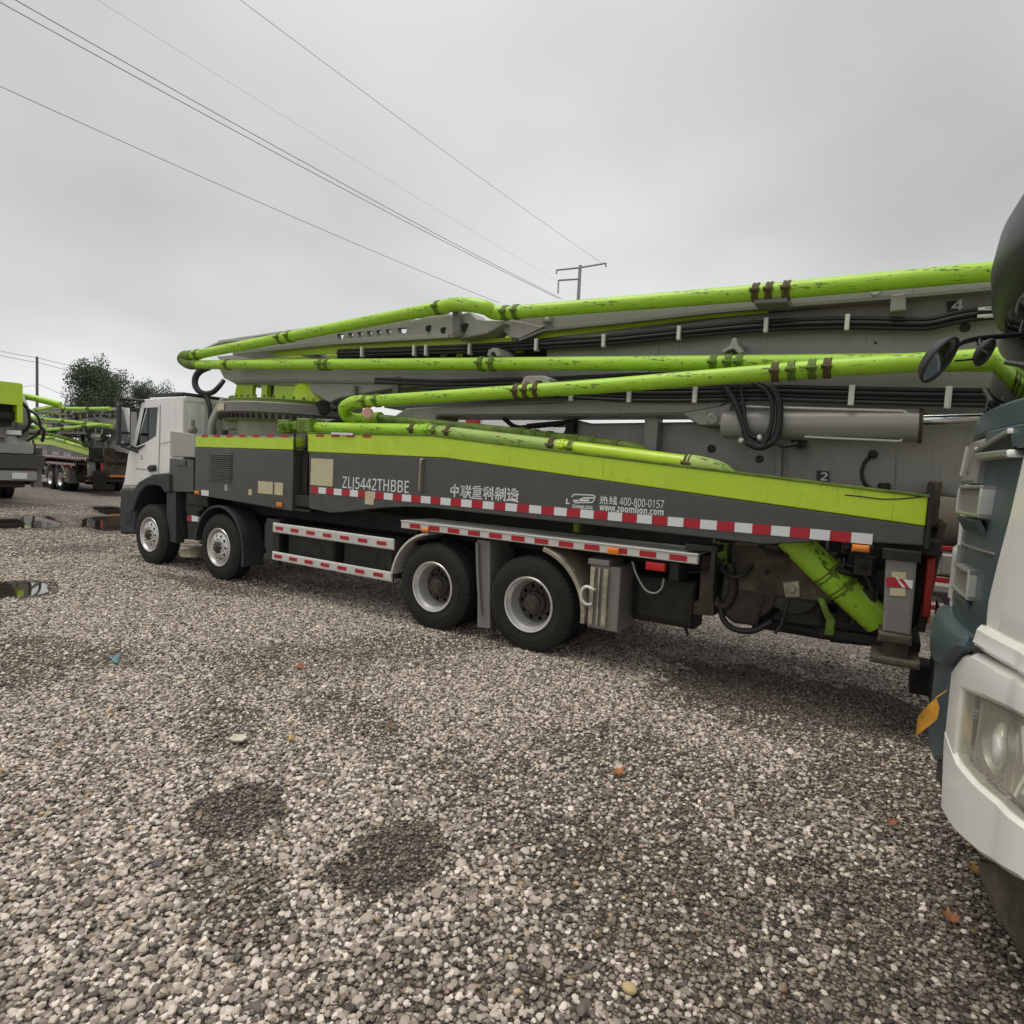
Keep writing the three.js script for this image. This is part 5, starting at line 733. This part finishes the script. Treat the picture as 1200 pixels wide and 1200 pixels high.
  function roundMirror(c, n, up, r) {
    const q = new THREE.Quaternion().setFromUnitVectors(new THREE.Vector3(0, 1, 0), dir(n).normalize()), p = toLocal(c);
    const back = lathe([[0, -r * 0.5], [r * 0.4, -r * 0.46], [r * 0.75, -r * 0.32], [r * 0.96, -r * 0.1], [r, 0], [r * 0.98, 0.006], [r * 0.93, 0.008], [r * 0.92, 0]].reverse(), 36), face = lathe([[0, r * 0.06], [r * 0.5, r * 0.045], [r * 0.93, 0]].reverse(), 36);
    for (const g of [back, face]) { g.applyQuaternion(q); g.translate(p.x, p.y, p.z); }
    const m = mesh('front_mirror', [back], M.plastic, T); mesh('mirror_face', [face], M.chrome, m);
  }
  roundMirror([4.81,2.536,2.776], [0.806,-0.509,0.294], null, 0.1);
  roundMirror([4.965,2.585,2.628], [0.815,-0.427,0.353], null, 0.058);
}

// ---------- other vehicles behind ----------
{ // tanker behind the rear of the pump truck
  const T = thing('tank_truck', 'beige tank truck with red and white tail standing behind the pump truck rear outrigger', 'tank truck', [0, 0, 0]);
  const z = -4.2, beige = std([0.50, 0.48, 0.40], 0.45, 0, { map: dustTex }), red = std([0.42, 0.02, 0.03], 0.4, 0, { map: dustTex });
  mesh('tank', [cyl([5.05, 2.15, z - 1.2], [11.5, 2.15, z - 1.2], 0.98, 40), cyl([4.98, 2.15, z - 1.2], [5.06, 2.15, z - 1.2], 0.9, 40)], beige, T);
  mesh('chassis', [box(4.9, 11.8, 0.8, 1.1, z - 0.7, z - 1.7, 0.02), box(4.95, 6.5, 1.05, 1.2, z - 0.2, z - 2.2, 0.02)], M.frame, T);
  mesh('tail_frame', [box(5.0, 5.045, 0.45, 1.3, z, z - 0.06, 0.01), box(5.0, 6.4, 0.8, 0.87, z + 0.01, z - 0.05, 0.01), box(5.0, 6.4, 0.42, 0.48, z + 0.01, z - 0.05, 0.01), box(4.95, 6.4, 1.24, 1.3, z, z - 0.06, 0.01)], red, T);
  mesh('tail_panel', [box(5.0, 6.4, 0.9, 1.22, z - 0.02, z - 0.08, 0.01), box(5.0, 6.4, 0.52, 0.74, z - 0.02, z - 0.08, 0.01)], M.greyBox, T);
  mesh('tail_lamp', [box(5.06, 5.15, 0.95, 1.18, z + 0.02, z - 0.04, 0.02), box(5.3, 5.5, 0.92, 1.2, z + 0.03, z - 0.04, 0.03)], M.steel, T);
  mesh('bumper', [plate([[5.0, 0.62], [5.35, 0.62], [5.4, 0.5], [5.5, 0.5], [5.55, 0.62], [6.4, 0.62], [6.4, 0.68], [5.0, 0.68]], z + 0.04, z - 0.02, 0.01)], M.plastic, T);
  for (const x of [6.9, 8.2]) { wheelParts(false, T, x, z - 0.05, false); wheelParts(false, T, x, z - 2.4, true); }
}
{ // white truck behind the boom
  const T = thing('box_truck', 'white truck with a red panel glimpsed under the boom beyond the side pipe', 'truck');
  mesh('body', [plate([[-5.683,3.603], [-2.78,3.405], [-2.684,1.877], [-5.578,1.734]], -7.6, -9.8, 0.04)], M.white, T);
  mesh('cab', [plate([[0.7, 0.7], [2.3, 0.7], [2.3, 1.8], [1.9, 2.75], [0.7, 2.85]], -7.7, -9.7, 0.06)], M.white, T);
  mesh('window', [plate([[1.2, 1.85], [2.1, 1.85], [1.8, 2.6], [1.2, 2.6]], -7.69, -7.695, 0)], M.black, T);
  mesh('red_panel', [plate([[-5.255,3.387], [-4.778,3.431], [-4.79,3.16], [-5.125,3.112]], -7.5, -7.7, 0.02)], M.tapeRed, T);
  mesh('chassis', [box(-4.1, 2.2, 0.55, 0.9, -7.9, -9.5, 0.02)], M.frame, T);
  for (const x of [-3.2, 1.3]) { wheelParts(x > 0, T, x, -7.6, false); wheelParts(x > 0, T, x, -9.8, true); }
  mesh('roof_rack', [tube([[-4, 3.2, -8], [0.5, 3.2, -8]], 0.03, 6), tube([[-4, 3.0, -8], [-4, 3.2, -8]], 0.03, 6), tube([[-1.2, 3.0, -8], [-0.8, 3.2, -8]], 0.03, 6), tube([[0.5, 3.0, -8], [0.5, 3.2, -8]], 0.03, 6)], M.frame, T);
}
// ---------- trees ----------
function tree(label, base, h, w, seed, trunkH = 0.25, n = 16000, lean = 0) {
  const T = thing('tree', label, 'tree', base), R = rng(seed);
  const limbs = [tube([[0, 0, 0], [0.1, h * 0.3, 0.05], [lean * 0.5, h * 0.6, 0], [lean, h * 0.92, 0.1]], (t) => h * 0.018 * (1.1 - t), 9, h * 0.1)];
  const tips = [];
  for (let k = 0; k < 70; k++) { const y = h * (trunkH + 0.62 * R()), a = R() * 6.283, f = Math.sin(Math.PI * Math.min(1, (y / h - trunkH + 0.25) / (1.2 - trunkH))) ** 0.7, l = w * 0.5 * (0.55 + 0.45 * R()) * f, e = [Math.cos(a) * l, y + l * (0.5 + 0.4 * R()), Math.sin(a) * l]; limbs.push(tube([[lean * y / h, y, 0], [e[0] * 0.5, y + (e[1] - y) * 0.35, e[2] * 0.5], e], (t) => h * 0.006 * (1.15 - t), 6, 1)); tips.push(e, [e[0] * 0.6, y + (e[1] - y) * 0.5, e[2] * 0.6]); }
  tips.push([lean, h * 0.95, 0], [lean, h * 0.88, 0.2], [lean * 0.8, h * 0.8, -0.2]);
  mesh('trunk', limbs, std([0.09, 0.075, 0.06], 0.9), T);
  const s = new THREE.Shape(); s.moveTo(0, -0.5); s.quadraticCurveTo(0.32, -0.1, 0, 0.5); s.quadraticCurveTo(-0.32, -0.1, 0, -0.5);
  const leaf = new THREE.ShapeGeometry(s, 3); { const p = leaf.attributes.position; for (let i = 0; i < p.count; i++) p.setZ(i, Math.abs(p.getX(i)) * 0.5); leaf.computeVertexNormals(); }
  const im = new THREE.InstancedMesh(leaf, treeLeaf, n); im.name = 'crown'; im.castShadow = im.receiveShadow = true;
  const m = new THREE.Matrix4(), q = new THREE.Quaternion(), e = new THREE.Euler(), c = new THREE.Color();
  for (let i = 0; i < n; i++) {
    const t = tips[Math.floor(R() * tips.length)], r = h * 0.085 * Math.sqrt(R()), a = R() * 6.283, b = Math.acos(2 * R() - 1);
    q.setFromEuler(e.set(R() * 6.283, R() * 6.283, R() * 6.283)); const z = h * 0.022 * (0.6 + 0.8 * R());
    m.compose(new THREE.Vector3(t[0] + Math.sin(b) * Math.cos(a) * r, t[1] + Math.cos(b) * r * 1.25, t[2] + Math.sin(b) * Math.sin(a) * r), q, new THREE.Vector3(z, z, z)); im.setMatrixAt(i, m);
    const k = 0.7 + 0.6 * R(); im.setColorAt(i, c.setRGB(0.088 * k, 0.12 * k, 0.072 * k));
  }
  im.userData.kind = 'stuff'; T.add(im); return T;
}
const treeLeaf = new THREE.MeshStandardMaterial({ color: L(1, 1, 1), roughness: 0.8, side: THREE.DoubleSide });
const gnd = (x, y, d) => { const p = [x, y, d]; return p; };
{
  const at = (p) => [p[0], 0, p[2]];
  tree('tall broad tree against the grey sky, left of the white cab mirror', at([-61.821,2.528,-23.675]), 10.9, 5.6, 5, 0.18, 24000);
  tree('lower dark tree just behind the white cab mirror', at([-62.132,2.542,-28.206]), 9.4, 6.6, 8, 0.18, 24000);
  tree('small pointed tree top rising just right of the white cab roof', at([-65.699,2.899,-35.459]), 8.6, 5.0, 11, 0.15, 18000);
  tree('small tree top below the front end of the folded boom', at([-64.651,2.897,-38.474]), 8.3, 6.0, 14, 0.15, 18000);
  tree('thin dark conifer-like bush beside the utility pole foot', at([-88.56,2.539,-30.632]), 7.6, 1.8, 17, 0.1, 6000);
  tree('round dark tree between the green boom head and the distant pump truck', at([-87.339,2.459,-29.024]), 7.4, 4.2, 20, 0.1, 10000);
}

// ---------- poles and wires ----------
const galv = std([0.30, 0.31, 0.31], 0.5, 0.5), wood = std([0.17, 0.15, 0.13], 0.9), wireM = std([0.22, 0.22, 0.225], 0.6);
{
  const top = [-27.839,25.993,-58.525], T = thing('power_pole', 'tall steel power pole with two crossarms rising behind the boom', 'power pole', [top[0], 0, top[2]]);
  const h = top[1], a = [-30.039,25.319,-57.1], b = [-25.365,26.389,-60.098], lo = (p) => [p[0] - top[0], p[1], p[2] - top[2]];
  mesh('pole', [tube([[0, 0, 0], [0, h * 0.5, 0], [0, h, 0]], (t) => 0.32 - 0.14 * t, 12)], galv, T);
  mesh('crossarm', [tube([lo(a), [0, h - 0.25, 0]], 0.11, 8), tube([[0, h - 0.25, 0], lo(b)], 0.11, 8)], galv, T);
  mesh('crossarm', [tube([lo([-29.78,24.155,-57.169]), lo([-27.798,24.422,-58.426])], 0.11, 8)], galv, T);
  mesh('insulator', [tube([lo([-29.822,24.152,-57.143]), lo([-29.743,22.632,-57.071])], 0.09, 8), tube([lo([-30.085,25.366,-57.075]), lo([-30.088,24.874,-57.034])], 0.09, 8), tube([lo([-25.369,26.437,-60.099]), lo([-25.33,25.948,-60.084])], 0.09, 8)], galv, T);
}
{
  const top = [-91.99,13.799,-29.388], T = thing('utility_pole', 'slender wooden utility pole among thin wires left of the tall tree', 'utility pole', [top[0], 0, top[2]]), h = top[1];
  mesh('pole', [tube([[0, 0, 0], [0, h, 0]], (t) => 0.2 - 0.05 * t, 10)], wood, T);
  mesh('crossarm', [tube([[-0.6, h - 0.3, -0.3], [0.6, h - 0.3, 0.3]], 0.07, 6), tube([[-0.4, h - 2.6, -0.2], [0.4, h - 2.6, 0.2]], 0.06, 6)], wood, T);
}
function wire(label, a, b, sag, r, group, name = 'power_line') {
  const pts = []; for (let k = 0; k <= 24; k++) { const t = k / 24, p = lerp3(a, b, t); p[1] -= sag * 4 * t * (1 - t); pts.push(p); }
  tag(mesh(name, [tube(pts, r, 6, 0.01)], wireM), label, 'power line', group);
}
const ext = (a, b, t) => lerp3(a, b, t); // a wire goes on past the frame to its next pole
{
  const A = 'overhead wires crossing the sky to the tall pole';
  wire('lower wire of the close pair running from the top left to the tall pole', ext([-30.594,22.623,-58.902], [-38.519,26.955,-9.43], 1.7), [-30.594,22.623,-58.902], 1.0, 0.028, A);
  wire('upper wire of the close pair running from the top left to the tall pole', ext([-30.337,22.638,-59.063], [-37.631,27.008,-9.988], 1.7), [-30.337,22.638,-59.063], 1.0, 0.028, A);
  wire('lowest overhead wire, leaving the left edge and ending at the boom elbow', ext([-38.254,22.581,-57.668], [-49.868,27.502,-11.849], 1.6), [-38.254,22.581,-57.668], 0.8, 0.026, A);
  wire('single overhead wire from the top edge, highest over the tall pole', ext([-26.383,26.924,-61.868], [-25.835,26.1,-14.905], 1.6), [-26.383,26.924,-61.868], 0.6, 0.015, A);
  wire('faintest overhead wire, between the close pair and the single wire', ext([-30.753,24.636,-58.963], [-36.788,28.681,-13.008], 1.6), [-30.753,24.636,-58.963], 0.6, 0.008, A);
  const B = 'thin wires at the wooden utility pole';
  const L0 = [['topmost thin wire on the wooden pole', -2, 409, 43, 419, 150, 440], ['second thin wire from the top on the wooden pole', -2, 414, 43, 424.5, 150, 446], ['third thin wire from the top on the wooden pole', -2, 422, 43, 430, 150, 452]];
  wire('topmost thin wire on the wooden utility pole', [-86.973,13.668,-20.694], [-92.019,13.684,-29.361], 0.2, 0.03, B, 'thin_wire'); wire('topmost thin wire right of the wooden utility pole', [-92.019,13.684,-29.361], [-97.887,14.079,-43.449], 0.3, 0.03, B, 'thin_wire');
  wire('second thin wire from the top, left of the wooden utility pole', [-86.935,13.178,-20.679], [-91.97,13.069,-29.342], 0.2, 0.03, B, 'thin_wire'); wire('second thin wire from the top, right of the wooden utility pole', [-91.975,13.125,-29.344], [-97.792,12.883,-43.414], 0.3, 0.03, B, 'thin_wire');
  wire('lowest thin wire left of the wooden utility pole', [-73.479,6.967,-16.762], [-91.735,10.104,-29.253], 0.1, 0.026, B, 'thin_wire'); wire('steep thin wire falling to the right from the wooden utility pole', [-91.753,10.328,-29.26], [-102.008,8.891,-40.469], 0.2, 0.026, B, 'thin_wire');
}

// ---------- fallen leaves and scraps on the gravel ----------
function leafGeo(r, seed, lobes = 5) { // lobed leaf, cupped, with a stalk
  const R = rng(seed), s = new THREE.Shape(), n = lobes * 2; for (let k = 0; k <= n; k++) { const a = -Math.PI / 2 + 0.35 + (k / n) * (Math.PI * 2 - 0.7), q = r * (k % 2 ? 1 : 0.55) * (0.8 + 0.35 * R()); k ? s.lineTo(Math.cos(a) * q, Math.sin(a) * q) : s.moveTo(Math.cos(a) * q, Math.sin(a) * q); }
  const g = new THREE.ExtrudeGeometry(s, { depth: 0.002, bevelEnabled: false, curveSegments: 2 }), p = g.attributes.position;
  for (let i = 0; i < p.count; i++) { const x = p.getX(i), y = p.getY(i); p.setZ(i, p.getZ(i) + (x * x * 2.2 + y * y * 1.2) / r * 0.35); }
  g.computeVertexNormals(); const st = tube([[0, -r * 0.3, 0.002], [0.1 * r, -r * 1.5, 0.01]], 0.0022, 5);
  g.rotateX(-Math.PI / 2); st.rotateX(-Math.PI / 2); return [g, st];
}
const leafMat = (c) => new THREE.MeshStandardMaterial({ color: L(...c), roughness: 0.6, side: THREE.DoubleSide, map: grimeTex });
for (const [label, p, r, c, turn, seed, lobes] of [
  ['orange fallen leaf alone on the gravel right of the picture centre', [3.293,2.004], 0.045, [0.52, 0.17, 0.06], 0.4, 1, 5],
  ['reddish fallen leaf on gravel in front of the step bars', [0.039,1.972], 0.05, [0.42, 0.11, 0.04], 1.9, 2, 5],
  ['small yellow fallen leaf right of the white scrap', [1.222,3.001], 0.035, [0.6, 0.38, 0.1], 2.4, 3, 3],
  ['small brown leaf on gravel left of the white bumper', [4.845,1.564], 0.036, [0.4, 0.13, 0.05], 0.9, 4, 5],
  ['yellow brown leaf right under the white bumper edge', [5.214,1.814], 0.045, [0.5, 0.27, 0.06], 3.0, 5, 4],
  ['large brown lobed leaf near the right edge of the gravel', [5.08,2.343], 0.05, [0.33, 0.14, 0.07], 0.2, 6, 7],
  ['dull red leaf fragment on gravel left of the picture centre', [1.625,2.425], 0.035, [0.28, 0.09, 0.06], 1.2, 7, 4]]) {
  const m = tag(mesh('fallen_leaf', leafGeo(r, seed, lobes), leafMat(c)), label, 'leaf', 'fallen leaves on the gravel'); m.position.set(p[0], 0.03, p[1]); m.rotation.set(0.12, turn, 0.1);
}
{ // long yellow leaf hanging at the white truck's bumper
  const p = [4.919,0.902,2.153], s = new THREE.Shape([[-0.01, -0.12], [0.02, -0.06], [0.045, 0.0], [0.04, 0.06], [0.015, 0.1], [-0.005, 0.05], [-0.03, -0.02]].map((q) => new THREE.Vector2(...q)));
  const g = new THREE.ExtrudeGeometry(s, { depth: 0.003, bevelEnabled: false }), a = g.attributes.position; for (let i = 0; i < a.count; i++) a.setZ(i, a.getZ(i) + a.getX(i) ** 2 * 5); g.computeVertexNormals();
  const m = tag(mesh('hanging_leaf', [g, tube([[0.015, 0.1, 0], [0.05, 0.15, -0.01]], 0.003, 5)], leafMat([0.72, 0.36, 0.04])), 'long yellow leaf caught upright at the edge of the white bumper', 'leaf'); m.position.set(...p); m.rotation.set(0, 0.15, -0.2);
}
{
  const p = [0.94,3.225], g = plate([[-0.06, -0.02], [-0.02, -0.045], [0.05, -0.035], [0.065, 0.01], [0.02, 0.04], [-0.045, 0.03]], 0, 0.018, 0.005); g.rotateX(-Math.PI / 2 + 0.15); const m = tag(mesh('white_scrap', [g], std([0.72, 0.72, 0.70], 0.6, 0, { map: grimeTex })), 'flat white scrap lying on the gravel left of the small yellow leaf', 'scrap'); m.position.set(p[0], 0.03, p[1]); m.rotation.y = 0.5;
  const q = [-1.496,2.872], c = tag(mesh('blue_rag', [tube([[-0.18, 0.03, -0.1], [-0.06, 0.04, -0.02], [0.05, 0.03, 0.06], [0.2, 0.035, 0.1]], (t) => 0.02 + 0.03 * Math.sin(t * 3.1), 8, 0.1), tube([[-0.1, 0.03, 0.05], [0.04, 0.035, 0.02]], 0.025, 8)], std([0.10, 0.20, 0.22], 0.8)), 'torn blue green rag lying on the gravel at the left', 'rag'); c.scale.set(0.7, 0.4, 0.7); c.position.set(q[0], 0, q[1]);
  const s = [3.981,3.587], d = new THREE.DodecahedronGeometry(0.026, 1); d.scale(1.2, 0.7, 1); const t = tag(mesh('ochre_stone', [d], std([0.46, 0.33, 0.17], 0.7)), 'ochre stone among grey pebbles at the bottom edge', 'stone'); t.position.set(s[0], 0.028, s[1]);
}

renderer.render(scene, camera);
